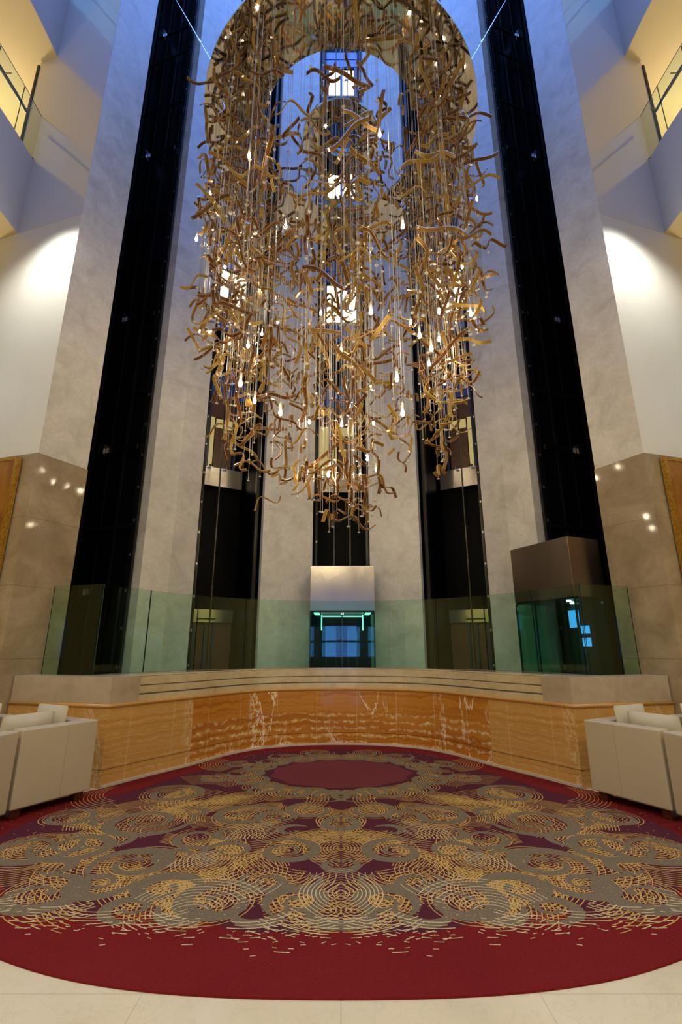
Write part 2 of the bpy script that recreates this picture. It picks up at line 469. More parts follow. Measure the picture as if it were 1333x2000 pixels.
# ------------------------------------------------------------------ guide rails and brackets in the shafts
def shaft_frame(key, label):
    a, b = SH[key]; d, n = AX[key]; w = (b-a).length
    mid = (a+b)/2
    root = thing('lift_guide_frame', (*mid, 0), label, 'lift guide frame', 'guide frames inside the lift shafts')
    ztop = TOP-.5
    inward = -1 if key.endswith('left') else 1
    rails = [(.07, .26, .035, .05), (w-.07, .26, .035, .05)]
    if key.startswith('outer'): rails = [(w-.05,.2,.03,.05),(w-.06,.62,.02,.02),(w-.05,.98,.012,.012),(w-.06,1.42,.03,.03),(.07,.3,.03,.05)]
    elif key == 'center': rails = [(.05, .5, .03, .05), (w-.05, .5, .03, .05), (w*.36, .9, .012, .012), (w*.66, .9, .012, .012)]
    else: rails += [(w*.45, .9, .012, .02)]
    for (x, y, rx, ry) in rails:
        m = MB(); c = a + d*x + n*y
        m.obox((*c, ztop/2+.0), (*(d*rx),0), (*(n*ry),0), (0,0,ztop/2))
        part(m, 'guide_rail', M['rail'] if ry < .05 else M['blackframe'], root)
    # bolted strip along the inner jamb
    m = MB(); c0 = (b if key.startswith('outer') else a) + d*(-.012 if key.startswith('outer') else .012) + n*.2
    m.obox((*(c0 - d*(.06 if key.startswith('outer') else -.06)), ztop/2), (*(d*.014),0), (*(n*.014),0), (0,0,ztop/2))
    part(m, 'bolt_strip', M['bolted'], root)
    if key.startswith('outer'):
        def onwall(x, y0, y1, z, hx, hz):
            m = MB(); m.obox((*(a + d*x + n*(y0+y1)/2), z), (*(d*hx),0), (*(n*(y1-y0)/2),0), (0,0,hz)); return m
        for z in (3.6, 6.3, 9.4, 10.7, 13.9, 15.6, 18.4): part(onwall(w-.075, .25, 1.45, z, .016, .022), 'bracket', M['rail'], root)
        for z in (2.45, 5.1, 8.0, 12.4, 16.4):
            part(onwall(w-.13, .28, .98, z, .02, .05), 'bracket_arm', M['bronze'], root)
            part(onwall(w-.16, .99, 1.12, z, .05, .12), 'sensor_box', M['chrome'], root)
shaft_frame('outer_left', 'dark steel lift rails and brackets inside the black shaft at far left')
shaft_frame('outer_right', 'dark steel lift rails and brackets inside the black shaft above the bronze lift car')
shaft_frame('inner_left', 'thin dark lift rails inside the narrow black shaft left of centre')
shaft_frame('inner_right', 'thin dark lift rails inside the narrow black shaft right of centre')
shaft_frame('center', 'thin dark lift rails inside the central shaft above the steel lift car')

# ------------------------------------------------------------------ lit landings on the back of the shafts
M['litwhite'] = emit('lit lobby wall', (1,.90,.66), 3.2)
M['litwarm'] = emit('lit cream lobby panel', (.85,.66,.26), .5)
M['blueglass'] = None
t = NT('blue landing glass')
M['blueglass'] = t.done(t.bsdf((.05,.13,.42), .12, 0, .6, coat=.5))
M['bluepost'] = simple('blue grey post', (.05,.08,.14), .3, .5)
def landing(key, z0, style, label):
    a, b = SH[key]; d, n = AX[key]; w = (b-a).length
    dep = DEPTH[key.split('_')[0]] + .06
    base = (a+b)/2 + n*dep
    root = thing('lift_landing', (*base, z0), label, 'lift landing', 'lit lift landings up the shafts')
    hw = w/2 - .06
    def slab(x0, x1, za, zb, th, name, mat, off=0, par=None):
        m = MB(); m.obox((*(base + d*(x0+x1)/2 - n*(th/2+off)), z0+(za+zb)/2), (*(d*(x1-x0)/2),0), (*(n*th/2),0), (0,0,(zb-za)/2))
        return part(m, name, mat, par or root)
    if style == 'wood':
        sp = slab(-hw, hw, 0, .45, .16, 'spandrel', M['steel'])
        for x in (-hw*.3, hw*.3):
            m = MB(); q = base + d*x - n*.26; m.lathe((*q, z0+.42), [(.03,0),(.05,.03),(.02,.06)], 10); part(m, 'spotlight', M['chrome'], sp)
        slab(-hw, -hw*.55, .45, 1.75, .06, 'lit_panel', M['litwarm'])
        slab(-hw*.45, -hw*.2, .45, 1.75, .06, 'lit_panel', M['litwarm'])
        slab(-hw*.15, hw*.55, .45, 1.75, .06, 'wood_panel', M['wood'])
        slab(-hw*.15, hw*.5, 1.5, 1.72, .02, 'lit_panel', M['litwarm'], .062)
        slab(-hw*.6, -hw*.4, .45, 2.3, .1, 'post', M['bluepost'], .06)
        slab(hw*.6, hw*.7, .45, 2.3, .1, 'post', M['bluepost'])
        slab(-hw, hw, 1.76, 2.3, .07, 'header', M['wood'])
        slab(-hw, hw, 2.34, 2.9, .05, 'header_glass', M['blueglass'])
    else:
        slab(-hw, hw, 0, .5, .1, 'spandrel', M['blueglass'])
        slab(-hw*.9, hw*.9, .5, .58, .12, 'sill', M['soffit'])
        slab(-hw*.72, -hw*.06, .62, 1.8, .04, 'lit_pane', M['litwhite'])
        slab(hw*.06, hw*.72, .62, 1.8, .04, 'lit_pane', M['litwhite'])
        slab(-hw*.06, hw*.06, .58, 1.86, .1, 'post', M['bluepost'])
        slab(-hw*.9, -hw*.74, .58, 1.9, .06, 'post', M['bluepost']); slab(hw*.74, hw*.9, .58, 1.9, .06, 'post', M['bluepost'])
        slab(-hw, hw, 1.95, 2.25, .05, 'header_glass', M['blueglass'])
        slab(-hw, hw, 2.29, 2.6, .05, 'header_glass', M['blueglass'])
for key, txt in (('inner_left','shaft left of centre'), ('inner_right','shaft right of centre'), ('center','central shaft')):
    landing(key, 5.1, 'wood', 'landing with steel spandrel and brown wood panels, lowest in the %s' % txt)
    landing(key, 9.3, 'white', 'bright white landing with blue glass, behind the chandelier in the %s' % txt)
landing('center', 13.5, 'white', 'bright landing behind the small mirror ring in the central shaft')
landing('center', 17.6, 'white', 'bright landing seen through the big mirror ring, highest in the central shaft')

# ground landings behind the glass screen
def ground_door(key, label):
    a, b = SH[key]; d, n = AX[key]; w = (b-a).length
    base = (a+b)/2 + n*(DEPTH['inner']+.06)
    root = thing('lift_door', (*base, 0), label, 'lift door', 'ground floor lift doors')
    hw = w/2 - .08
    def slab(x0, x1, za, zb, th, name, mat, off=0):
        m = MB(); m.obox((*(base + d*(x0+x1)/2 - n*(th/2+off)), (za+zb)/2), (*(d*(x1-x0)/2),0), (*(n*th/2),0), (0,0,(zb-za)/2))
        return part(m, name, mat, root)
    slab(-hw, hw, 2.05, 2.32, .12, 'header', M['steel'])
    slab(-hw, -.01, 0, 2.05, .05, 'door_leaf', M['wood']); slab(.01, hw, 0, 2.05, .05, 'door_leaf', M['wood'])
    for x in (-.42, .0, .3): slab(hw*x-.02, hw*x+.02, 0, 2.05, .05, 'post', M['bluepost'], .052)
    m = MB(); m.obox((*(base - n*.15), 2.12), (*(d*.2),0), (*(n*.012),0), (0,0,.012)); part(m, 'door_track', M['blackframe'], root)
ground_door('inner_left', 'dark lift door under a steel header left of the central lift')
ground_door('inner_right', 'dark lift door under a steel header right of the central lift')

# ------------------------------------------------------------------ lift cars
M['screen'] = emit('blue lift display', (.10,.38,1), 1.6)
M['cove'] = emit('cool cabin strip light', (.62,1,.90), 1.8)
M['spot'] = emit('cabin downlight', (1,.92,.8), 14)
M['cabback'] = simple('dark blue cabin back wall', (.008,.024,.05), .12, 0, .22)
def lift_car(front_mid, d, n, w, dep, ztop, zc, label, header, left_side, strips, screens):
    """front_mid: middle of the front; d along front, n into the shaft"""
    root = thing('lift_car', (*front_mid, 0), label, 'lift', 'glass lift cars')
    hw = w/2
    def bx(x0, x1, y0, y1, z0, z1, name, mat, par=None, bevel=0):
        m = MB(); m.obox((*(front_mid + d*(x0+x1)/2 + n*(y0+y1)/2), (z0+z1)/2), (*(d*(x1-x0)/2),0), (*(n*(y1-y0)/2),0), (0,0,(z1-z0)/2))
        return part(m, name, mat, par or root, bevel=bevel)
    h = bx(-hw, hw, 0, dep, zc+.02, ztop, 'header', header, bevel=.004)
    ce = bx(-hw+.01, hw-.01, .01, dep-.01, zc-.01, zc+.018, 'ceiling_panel', M['blackframe'])
    bx(-hw, hw, 0, dep, .02, .16, 'cabin_floor', M['blackframe'])
    for x0, x1, y0, y1 in ((-hw, hw, .005, .02), (-hw+.002, -hw+.017, .02, dep-.02), (hw-.017, hw-.002, .02, dep-.02)):
        bx(x0, x1, y0, y1, .16, zc-.012, 'glass_wall', M['cabglass'])
    bx(-hw+.03, (hw-.03 if strips else hw*.12), dep-.05, dep-.02, .16, zc-.012, 'back_wall', M['cabback'])
    for x, y in ((-hw+.012,.012),(hw-.012,.012)):
        m = MB(); q = front_mid + d*x + n*y; m.obox((*q, zc/2+.07), (*(d*.012),0), (*(n*.012),0), (0,0,zc/2-.08)); part(m, 'corner_post', M['glassedge'], root)
    for x in ([-.015] if strips else [-hw*.33, hw*.3]):
        bx(x, x+.02, .0, .024, .16, zc-.012, 'glass_joint', M['glassedge'])
    m = MB(); q0 = front_mid + n*(dep-.12)
    m.tube([(*(q0 - d*(hw-.1)), 1.05), (*(q0 + d*(hw-.1)), 1.05)], .018); part(m, 'handrail', M['chrome'], root)
    if strips:
        for sg in (-1, 1):
            bx(sg*(hw-.12)-.05, sg*(hw-.12)+.05, .08, dep-.15, zc-.03, zc-.012, 'strip_light', M['cove'], ce)
            bx(sg*(hw-.2)-.012, sg*(hw-.2)+.012, dep-.07, dep-.055, zc-.32, zc-.02, 'strip_light', M['cove'], ce)
        bx(-hw+.2, hw-.2, dep-.08, dep-.055, zc-.06, zc-.035, 'strip_light', M['cove'], ce)
        for k in range(3):
            m = MB(); q = front_mid + n*(.2+k*.15); m.lathe((*q, zc-.02), [(.022,0),(.022,.012)], 10); part(m, 'downlight', M['spot'], ce)
        for x in (-.32, -.12, .12, .3):
            bx(x-.012, x+.012, dep-.075, dep-.052, .16, zc-.35, 'mullion', M['bluepost'])
    else:
        for x, y in ((.28,.22),(.05,.55)):
            m = MB(); q = front_mid - d*x*(1 if left_side else -1)*1.0 + n*y; m.lathe((*q, zc-.025), [(.035,0),(.035,.015)], 12); part(m, 'downlight', M['spot'], ce)
    for (x, z, sx, sz) in screens:
        m = MB(); q = front_mid + d*x + n*(dep-.06); m.obox((*q, z), (*(d*sx),0), (*(n*.008),0), (0,0,sz)); part(m, 'display', M['screen'], root)
    return root
lift_car(Vector((.025,9.3)), Vector((1,0)), Vector((0,1)), 1.227, .72, 3.05, 2.18,
         'glass lift car with tall brushed steel header in the middle of the arc', M['steel'], False, True, [])
K = Vector((3.30,6.90)); L = Vector((2.83,7.97))
dK = (L-K).normalized(); nK = Vector((dK.y, -dK.x))
if nK.x < 0: nK = -nK
lift_car((K+L)/2, dK, nK, (L-K).length, .64, 3.09, 2.2,
         'glass lift car with dark bronze header in the far right shaft', M['bronze'], True, False, [(-.2,1.78,.07,.06),(-.2,1.60,.07,.06),(-.02,1.95,.09,.13)])
# glow of the cool cabin lights
def lamp(kind, name, loc, energy, col, size=.2, rot=(0,0,0), spot=None, sy=None, blend=.5):
    l = bpy.data.lights.new(name, kind); l.energy = energy; l.color = col
    if kind == 'AREA':
        l.size = size
        if sy: l.shape = 'RECTANGLE'; l.size_y = sy
    else: l.shadow_soft_size = size
    if kind == 'SPOT': l.spot_size = spot; l.spot_blend = blend
    o = bpy.data.objects.new(name, l); COL.objects.link(o); o.location = loc; o.rotation_euler = rot
    return o

# ------------------------------------------------------------------ curved podium with onyx front
KP = [(0,8.60),(.45,8.57),(.9,8.44),(1.33,8.20),(1.70,7.76),(2.03,7.14),(2.37,6.60),(2.70,6.03)]
def catmull(P, n=8):
    P = [Vector(p) for p in P]; out = []
    Q = [P[0]*2-P[1]] + P + [P[-1]*2-P[-2]]
    for i in range(1, len(Q)-2):
        for k in range(n):
            tt = k/n; a, b, c, d = Q[i-1], Q[i], Q[i+1], Q[i+2]
            out.append(.5*((2*b)+(c-a)*tt+(2*a-5*b+4*c-d)*tt*tt+(3*b-a-3*c+d)*tt**3))
    out.append(P[-1]); return out
half = catmull([Vector((-KP[1][0],KP[1][1]))]+[Vector(p) for p in KP])[8:]
half[0] = Vector((0,8.6))
prof = [Vector((-p.x,p.y)) for p in half[:0:-1]] + half          # left corner ... right corner
def offset(pl, o):
    out = []
    for i, p in enumerate(pl):
        d = (pl[min(i+1,len(pl)-1)] - pl[max(i-1,0)]).normalized()
        out.append(p + Vector((-d.y, d.x))*o)                     # towards +Y side (into the podium)
    return out
LZ = 1.17
def arcl(pl): return sum((pl[i+1]-pl[i]).length for i in range(len(pl)-1))
def sub(pl, x0, x1): return [p for p in pl if x0-1e-6 <= p.x <= x1+1e-6]
core = offset(prof, .06)
PC = Vector((2.70,6.03)); PW = Vector((4.12,6.43))               # side face of the podium, from the corner to the pier
GC = Vector((3.12,6.40)); GE = Vector((3.92,6.66))
Rg = 3.23; cg = Vector((0,5.52))
a0 = atan2(GC.y-cg.y, GC.x-cg.x)
Rg = (GC-cg).length
gl_arc = [cg + Rg*Vector((cos(a), sin(a))) for a in [a0+(pi-2*a0)*i/40 for i in range(41)]]   # right to left
# solid body
outer = [cg + (Rg+.10)*Vector((cos(a), sin(a))) for a in [a0+.02+(pi-2*a0-.04)*i/40 for i in range(41)]]
body = [tuple(p) for p in core] + [(3.98,6.42),(3.98,6.62),(3.3,6.45)] + [tuple(p) for p in outer] + [(-3.3,6.45),(-3.98,6.62),(-3.98,6.42)]
m = MB()
# filled as strips between inner core and outer arc so that no n-gon is concave
inn = core[::-1]
def resample(pl, n):
    L = [0]
    for i in range(len(pl)-1): L.append(L[-1]+(pl[i+1]-pl[i]).length)
    out = []
    for k in range(n):
        t_ = L[-1]*k/(n-1); i = 0
        while i < len(pl)-2 and L[i+1] < t_: i += 1
        f = (t_-L[i])/max(1e-9, L[i+1]-L[i]); out.append(pl[i].lerp(pl[i+1], f))
    return out
ia = resample(inn, 61); oa = resample(outer, 61)
m.band(ia, oa, 0, LZ-.004)
for s in (-1,1):
    ic = ia[0] if s > 0 else ia[-1]; oc = oa[0] if s > 0 else oa[-1]
    m.prism([tuple(ic), tuple(oc), (s*3.99,6.80), (s*4.10,6.48)], 0, LZ-.004)
struct(m, 'wall_podium', M['ledge'], 'curved stone podium carrying the glass screen')

UP0, UP1 = .19, .835
def onyx_run(pl, nm, mat, lab):
    m = MB(); back = offset(pl, .058)
    m.band(pl, back, UP0, UP1)
    struct(m, 'wall_onyx_'+nm, mat, lab)
    lo = offset(pl, .004)
    m = MB(); m.band(lo, offset(pl, .058), .035, UP0-.008); struct(m, 'trim_onyx_'+nm, mat, lab.replace('onyx wall','onyx plinth course'))
XS = 2.03
cen = sub(prof, -XS, XS)
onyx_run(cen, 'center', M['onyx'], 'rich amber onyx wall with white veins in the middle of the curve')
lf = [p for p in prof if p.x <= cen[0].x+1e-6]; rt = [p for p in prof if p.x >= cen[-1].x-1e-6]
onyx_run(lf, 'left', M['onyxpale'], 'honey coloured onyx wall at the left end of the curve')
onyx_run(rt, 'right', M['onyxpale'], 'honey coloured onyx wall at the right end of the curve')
m = MB(); m.band(offset(prof, .02), offset(prof, .059), .18, .192); m.band(offset(prof,.03), offset(prof,.06), .83, .845); struct(m, 'trim_onyx_joint', M['joint_shade'], 'dark joint lines of the onyx wall')
# white skirting
m = MB(); m.band(offset(prof, -.045), offset(prof, .06), 0, .034); struct(m, 'baseboard_onyx', M['white'], 'white stone skirting along the curved onyx wall')
# bead moulding on top of onyx, along curve and side faces
for_side = {}
bead_path = [(p.x, p.y, .858) for p in offset(prof, .0)]
full = [(-PW.x, PW.y, .858)] + bead_path + [(PW.x, PW.y, .858)]
m = MB(); m.tube(full, .024, 10); struct(m, 'trim_bead', M['bead'], 'rounded onyx bead along the top of the onyx wall', smooth=True)
# stepped courses
stp = sub(prof, -2.50, 2.50)
zs = [(.87,.965),(.968,1.066),(1.069,LZ)]
for k, (z0, z1) in enumerate(zs):
    m = MB(); m.band(offset(stp, .012+.035*k), offset(stp, .16), z0, z1-.012)
    m.band(offset(stp, .022+.035*k), offset(stp, .16), z1-.013, z1, 1)  # dark strip painted in as the shadow line between steps
    struct(m, 'trim_step_%d' % (k+1), [M['ledge'], M['joint_shade']], 'stone step course %d under the glass screen' % (k+1))
m = MB(); m.band(offset(stp,.085), offset(stp,.2), LZ, LZ+.012); struct(m, 'trim_coping', M['ledge'], 'thin stone coping under the glass screen')
for s, nm in ((-1,'left'),(1,'right')):
    seg = [p for p in prof if s*p.x >= 2.49]
    seg = sorted(seg, key=lambda p: s*p.x)
    pts = offset(seg, .008*s)
    dS = (PW-PC).normalized(); nS = Vector((-dS.y, dS.x))
    cor = Vector((s*(PC.x+.004), PC.y+.012))
    pl = [tuple(p) for p in pts[:-1]] + [tuple(cor), mir(s,(PW.x,PW.y+.012)), mir(s,(4.02,6.78)), mir(s,(3.3,6.52)), mir(s,(2.75,6.85))]
    m = MB(); m.prism(pl, .872, LZ+.01); struct(m, 'trim_block_%s' % nm, M['block'], 'plain honed stone block at the %s end of the stepped ledge' % nm)
    # onyx side face behind the sofa
    a = Vector(mir(s,PC)); b = Vector(mir(s,PW)); n_ = Vector((0,1))
    m = MB(); m.band([a,b] if s>0 else [b,a], [a+n_*.05,b+n_*.05] if s>0 else [b+n_*.05,a+n_*.05], .19, .84); struct(m, 'wall_onyx_side_%s' % nm, M['onyxpale'], 'honey onyx side face behind the %s sofas' % nm)
    m = MB(); m.band([a,b] if s>0 else [b,a], [a+n_*.05,b+n_*.05] if s>0 else [b+n_*.05,a+n_*.05], .0, .182); struct(m, 'trim_onyx_side_%s' % nm, M['onyxpale'], 'honey onyx plinth on the %s side face' % nm)

# ------------------------------------------------------------------ glass screen
def glass_pane(a, b, z0, z1, root, mat=None, name='glass_pane', th=.012, edges=(1,1), n=(0,0)):
    a = Vector(a); b = Vector(b); d = (b-a).normalized(); q = Vector((-d.y, d.x))
    m = MB(); m.obox((*((a+b)/2), (z0+z1)/2), (*(d*((b-a).length/2-.004)),0), (*(q*th/2),0), (0,0,(z1-z0)/2))
    for f in range(len(m.f)): pass
    m.m = [1 if i in (1,4,5) else 0 for i in range(6)]
    return part(m, name, [mat or M['glass'], M['glassedge']], root)
root = thing('glass_screen', (0,8.7,LZ), 'curved green glass screen standing on the stone ledge in front of the lifts', 'glass screen')
gz0, gz1 = LZ+.012, 2.325
NP = 10
ga = [cg + Rg*Vector((cos(a), sin(a))) for a in [pi-a0-(pi-2*a0)*i/NP for i in range(NP+1)]]
for i in range(NP):
    # each pane follows the arc
    a_0 = pi-a0-(pi-2*a0)*i/NP; a_1 = pi-a0-(pi-2*a0)*(i+1)/NP
    m = MB(); seg = 6; th = .016; g = .0014
    aa = [a_0-g + (a_1-a_0+2*g)*k/seg for k in range(seg+1)]
    inner = [cg+(Rg-th/2)*Vector((cos(x),sin(x))) for x in aa]; out_ = [cg+(Rg+th/2)*Vector((cos(x),sin(x))) for x in aa]
    m.band(inner, out_, gz0, gz1)
    m.m = [0,0,1,1]*seg + [1,1]
    part(m, 'glass_pane', [M['glass'], M['glassedge']], root)
for s in (-1,1):
    glass_pane(mir(s,(GC.x+.012,GC.y+.002)), mir(s,GE), gz0, gz1, root)
m = MB(); gi = [cg+(Rg-.02)*Vector((cos(a), sin(a))) for a in [pi-a0-(pi-2*a0)*i/40 for i in range(41)]]; go = [cg+(Rg+.02)*Vector((cos(a), sin(a))) for a in [pi-a0-(pi-2*a0)*i/40 for i in range(41)]]
m.band(gi, go, LZ+.0125, LZ+.02); part(m, 'base_channel', M['steel'], root)

# ------------------------------------------------------------------ balconies at both sides
def balcony(s, nm):
    for k, (zb, first) in enumerate(((4.07,0),(8.37,1),(12.67,2))):
        zt = zb+1.63
        pts = [(5.56,6.74),(5.55,6.2),(5.57,5.6),(5.66,4.8),(5.85,3.8),(6.15,2.8)]
        pl = [mir(s,p) for p in pts]
        bk = [mir(s,(p[0]+.25,p[1]+(.07 if i==0 else 0))) for i, p in enumerate(pts)]
        a_ = [Vector(p) for p in pl]; b_ = [Vector(p) for p in bk]
        lv = ('lowest','middle','top')[k]
        m = MB(); m.band(a_, b_, zb+.001, zt); struct(m, 'wall_balcony_%s_%s' % (nm, lv), M['fascia'], '%s balcony front on the %s' % (lv, nm))
        sl = [mir(s,(p[0]+.01,p[1]-.002)) for p in pts] + [mir(s,(9.6,2.8)), mir(s,(9.6,9.0)), mir(s,(6.3,9.0)), mir(s,(6.0,6.9))]
        m = MB(); m.prism(sl, zb, zb+.5); struct(m, 'ceiling_%s_%s' % (nm, lv), M['soffit'], 'cream soffit under the %s %s balcony' % (lv, nm))
        rt_ = thing('balustrade', (*mir(s,(5.6,6.0)), zt), 'glass balustrade with steel handrail on the %s %s balcony' % (lv, nm), 'balustrade', 'glass balustrades of the balconies')
        gp = [(p[0]+.05,p[1]-(.02 if i==0 else 0)) for i, p in enumerate(pts)]
        for i in range(len(gp)-1):
            glass_pane(mir(s,gp[i]), mir(s,gp[i+1]), zt+.002, zt+1.1, rt_, M['bglass'])
        hr = [(p[0]+.13, p[1]) for p in gp]
        m = MB(); m.tube([(*mir(s,(hr[0][0],hr[0][1]-.22)), zt+.93)] + [(*mir(s,p), zt+.93) for p in hr[1:]], .028, 10); h_ = part(m, 'handrail', M['handrail'], rt_, smooth=True)
        m = MB()
        for i in range(len(gp)-1):
            q = (Vector(gp[i])*.5+Vector(gp[i+1])*.5); m.tube([(*mir(s,q), zt+.93),(*mir(s,(q.x+.13,q.y)), zt+.93)], .012, 6)
        part(m, 'rail_bracket', M['chrome'], h_)
        m = MB(); m.obox((*mir(s,(gp[0][0],gp[0][1]-.02)), zt+.03), (.03,0,0), (0,.02,0), (0,0,.03)); part(m, 'clamp', M['blackframe'], rt_)
    # corridor behind
    m = MB(); m.box(*sorted((s*6.0, s*9.6)), 8.9, 9.0, 0, TOP); struct(m, 'wall_corridor_%s' % nm, M['corridor'], 'warm lit corridor wall behind the %s balconies' % nm)
    m = MB(); m.box(*sorted((s*9.5, s*9.6)), -9, 9.0, 0, TOP); struct(m, 'wall_side_%s' % nm, M['corridor'], 'warm corridor side wall on the %s' % nm)
    m = MB(); m.obox((*mir(s,(5.975,6.85)), 10.6), (.02,0,0), (0,.05,0), (0,0,2.0)); struct(m, 'door_jamb_%s' % nm, M['blackframe'], 'dark door jamb at the corridor end on the %s' % nm)
balcony(-1,'left'); balcony(1,'right')

# ------------------------------------------------------------------ gilded art panels
for s, nm in ((-1,'left'),(1,'right')):
    a = Vector((4.47,6.352)); d = (Vector((5.95,6.82))-C).normalized(); n_ = Vector((d.y,-d.x))
    w, z0, z1 = 1.25, 1.0, 4.085
    mid = a + d*w/2 + n_*.05
    dd = Vector((s*d.x,d.y)); nn = Vector((s*n_.x,n_.y)); mm = Vector(mir(s,mid))
    rt_ = thing('art_panel', (*mm, z0), 'tall gilded brown art panel on the %s marble wall' % nm, 'artwork', 'gilded wall panels')
    m = MB(); m.obox((*(mm+nn*.005), (z0+z1)/2), (*(dd*(w/2-.05)),0), (*(nn*.02),0), (0,0,(z1-z0)/2-.05)); part(m, 'painting', M['art'], rt_)
    m = MB()
    for sx in (-1,1): m.obox((*(mm+dd*sx*(w/2-.025)), (z0+z1)/2), (*(dd*.025),0), (*(nn*.035),0), (0,0,(z1-z0)/2))
    for z in (z0+.025, z1-.025): m.obox((*mm, z), (*(dd*(w/2-.05)),0), (*(nn*.035),0), (0,0,.025))
    part(m, 'frame', M['gold'], rt_)

# ------------------------------------------------------------------ carpet
CO = [(0,2.655),(.94,2.715),(1.675,2.93),(2.40,3.36),(2.92,3.95),(3.16,4.6),(3.12,5.17),(2.93,5.62),(2.74,5.95)]
ch = catmull([(-.94,2.715)]+CO, 8)[8:]
back_in = [p for p in offset(prof, -.048)]
right = [Vector((p.x,p.y)) for p in ch]
outl = right + [p for p in back_in[::-1]] + [Vector((-p.x,p.y)) for p in right[::-1][:-1]]
CZ = .010
class Pat:
    def __init__(self): self.mb = MB()
cm = MB()
# body: fan from the middle, star shaped outline
ctr = Vector((0,5.4))
n = len(outl)
cm.idx([(ctr.x,ctr.y,CZ)]+[(p.x,p.y,CZ) for p in outl], [(0,1+i,1+(i+1)%n) for i in range(n)], 0)
cm.idx([(p.x,p.y,CZ) for p in outl]+[(p.x,p.y,.0005) for p in outl], [(i,i+n,(i+1)%n+n,(i+1)%n) for i in range(n)], 0)
def inside(p):
    c = False; x, y = p[0], p[1]
    for i in range(n):
        a, b = outl[i], outl[i-1]
        if (a.y > y) != (b.y > y) and x < (b.x-a.x)*(y-a.y)/(b.y-a.y)+a.x: c = not c
    return c
LAY = {'purple':.0003,'thread':.0008,'taupe':.0014,'thread2':.0020,'rose':.0026,'red':.003}
MI = {'red':0,'purple':1,'rose':2,'taupe':3,'thread':4,'thread2':5}
DISC = Vector((0,6.72))
def in_disc(p, k=1.0): return ((p[0]-DISC.x)/.90)**2 + ((p[1]-DISC.y)/.74)**2 < k
def patt_r(p):
    """normalised radius of the ornament field"""
    x = abs(p[0])/2.98; y = abs(p[1]-5.55)/(2.35 if p[1] < 5.55 else 2.6)
    return (x**2.7+y**2.7)**(1/2.7)
lz = {'purple':0,'taupe':0,'thread':0,'thread2':0,'rose':0}
def zof(mat):
    lz[mat] = lz[mat] + 1
    return CZ + LAY[mat] + (lz[mat] % 40)*.00001
def quadstrip(L, R, mat, mirror=True):
    z0_ = zof(mat)
    for sx in ((1,-1) if mirror else (1,)):
        z = z0_ + (0 if sx > 0 else .000004)
        vs = []; fs = []
        for a, b in zip(L, R): vs += [(sx*a[0],a[1],z),(sx*b[0],b[1],z)]
        for i in range(len(L)-1):
            f = (2*i,2*i+1,2*i+3,2*i+2)
            P = [vs[k] for k in f]
            if sx > 0 and not all(inside((abs(q[0])+.02*(q[0]>0),q[1])) for q in P): continue
            if sx < 0 and not all(inside((-abs(q[0])-.02,q[1])) for q in P): continue
            ar = sum(P[k][0]*P[(k+1)%4][1]-P[(k+1)%4][0]*P[k][1] for k in range(4))
            fs.append(f if ar > 0 else f[::-1])
        if fs: cm.idx(vs, fs, MI[mat])
def swoosh(pts, wid, mat='taupe'):
    L = []; R = []
    for i, p in enumerate(pts):
        d = (Vector(pts[min(i+1,len(pts)-1)])-Vector(pts[max(i-1,0)])).normalized(); q = Vector((-d.y,d.x))
        L.append(Vector(p)+q*wid[i]); R.append(Vector(p)-q*wid[i])
    quadstrip(L, R, mat)
def curl(c, R, a0, turns, w, dirn=1, asp=1.0, rot=0, rin=.22):
    """paisley curl: spirals in, swelling in its first third and ending in a knob"""
    N = max(14, int(26*turns)); pts = []; wd = []
    for i in range(N+1):
        s_ = i/N; r = R*(1-(1-rin)*s_**.9); a = a0+dirn*2*pi*turns*s_
        x = r*cos(a); y = r*sin(a)*asp
        pts.append((c[0]+x*cos(rot)-y*sin(rot), c[1]+x*sin(rot)+y*cos(rot)))
        k = sin(pi*min(1,s_*1.15))**1.5 if s_ < .6 else .35
        wd.append(w*(.12+.88*max(sin(pi*s_**.6)**2, .42*(s_ > .86)*(1-((s_-.93)/.07)**2))))
    swoosh(pts, wd)
def rings(c, r0, nr, dr, b0, b1, asp=1.0, rot=0, shift=(0,0), mat='thread', w=.0075, dash=0.0, wob=0.0):
    for k in range(nr):
        r = r0+k*dr; cx = c[0]+shift[0]*k; cy = c[1]+shift[1]*k
        N = max(6, int(abs(b1-b0)*r/.028))
        L = []; Rr = []
        def P(a, rr):
            x = rr*cos(a)*(1+wob*cos(3*a)); y = rr*sin(a)*asp
            return Vector((cx+x*cos(rot)-y*sin(rot), cy+x*sin(rot)+y*cos(rot)))
        for i in range(N+1):
            a = b0+(b1-b0)*i/N; p = P(a, r)
            drop = in_disc(p, 1.05) or p.x < -.004
            e = patt_r(p)
            pr = dash + max(0,(e-1.0))*2.0
            if drop or random.random() < pr or e > 1.16:
                if len(L) > 1: quadstrip(L, Rr, mat)
                L = []; Rr = []; continue
            ww = w*random.uniform(.75,1.2)
            d = (P(a+.01, r)-p).normalized(); q = Vector((-d.y,d.x))
            L.append(p+q*ww); Rr.append(p-q*ww)
        if len(L) > 1: quadstrip(L, Rr, mat)
def blob(fn, mat, N=90, mirror=False):
    pts = [fn(2*pi*i/N) for i in range(N)]
    z = zof(mat)
    c = (sum(p[0] for p in pts)/N, sum(p[1] for p in pts)/N)
    cm.idx([(c[0],c[1],z)]+[(p[0],p[1],z) for p in pts], [(0,1+i,1+(i+1)%N) for i in range(N)], MI[mat])
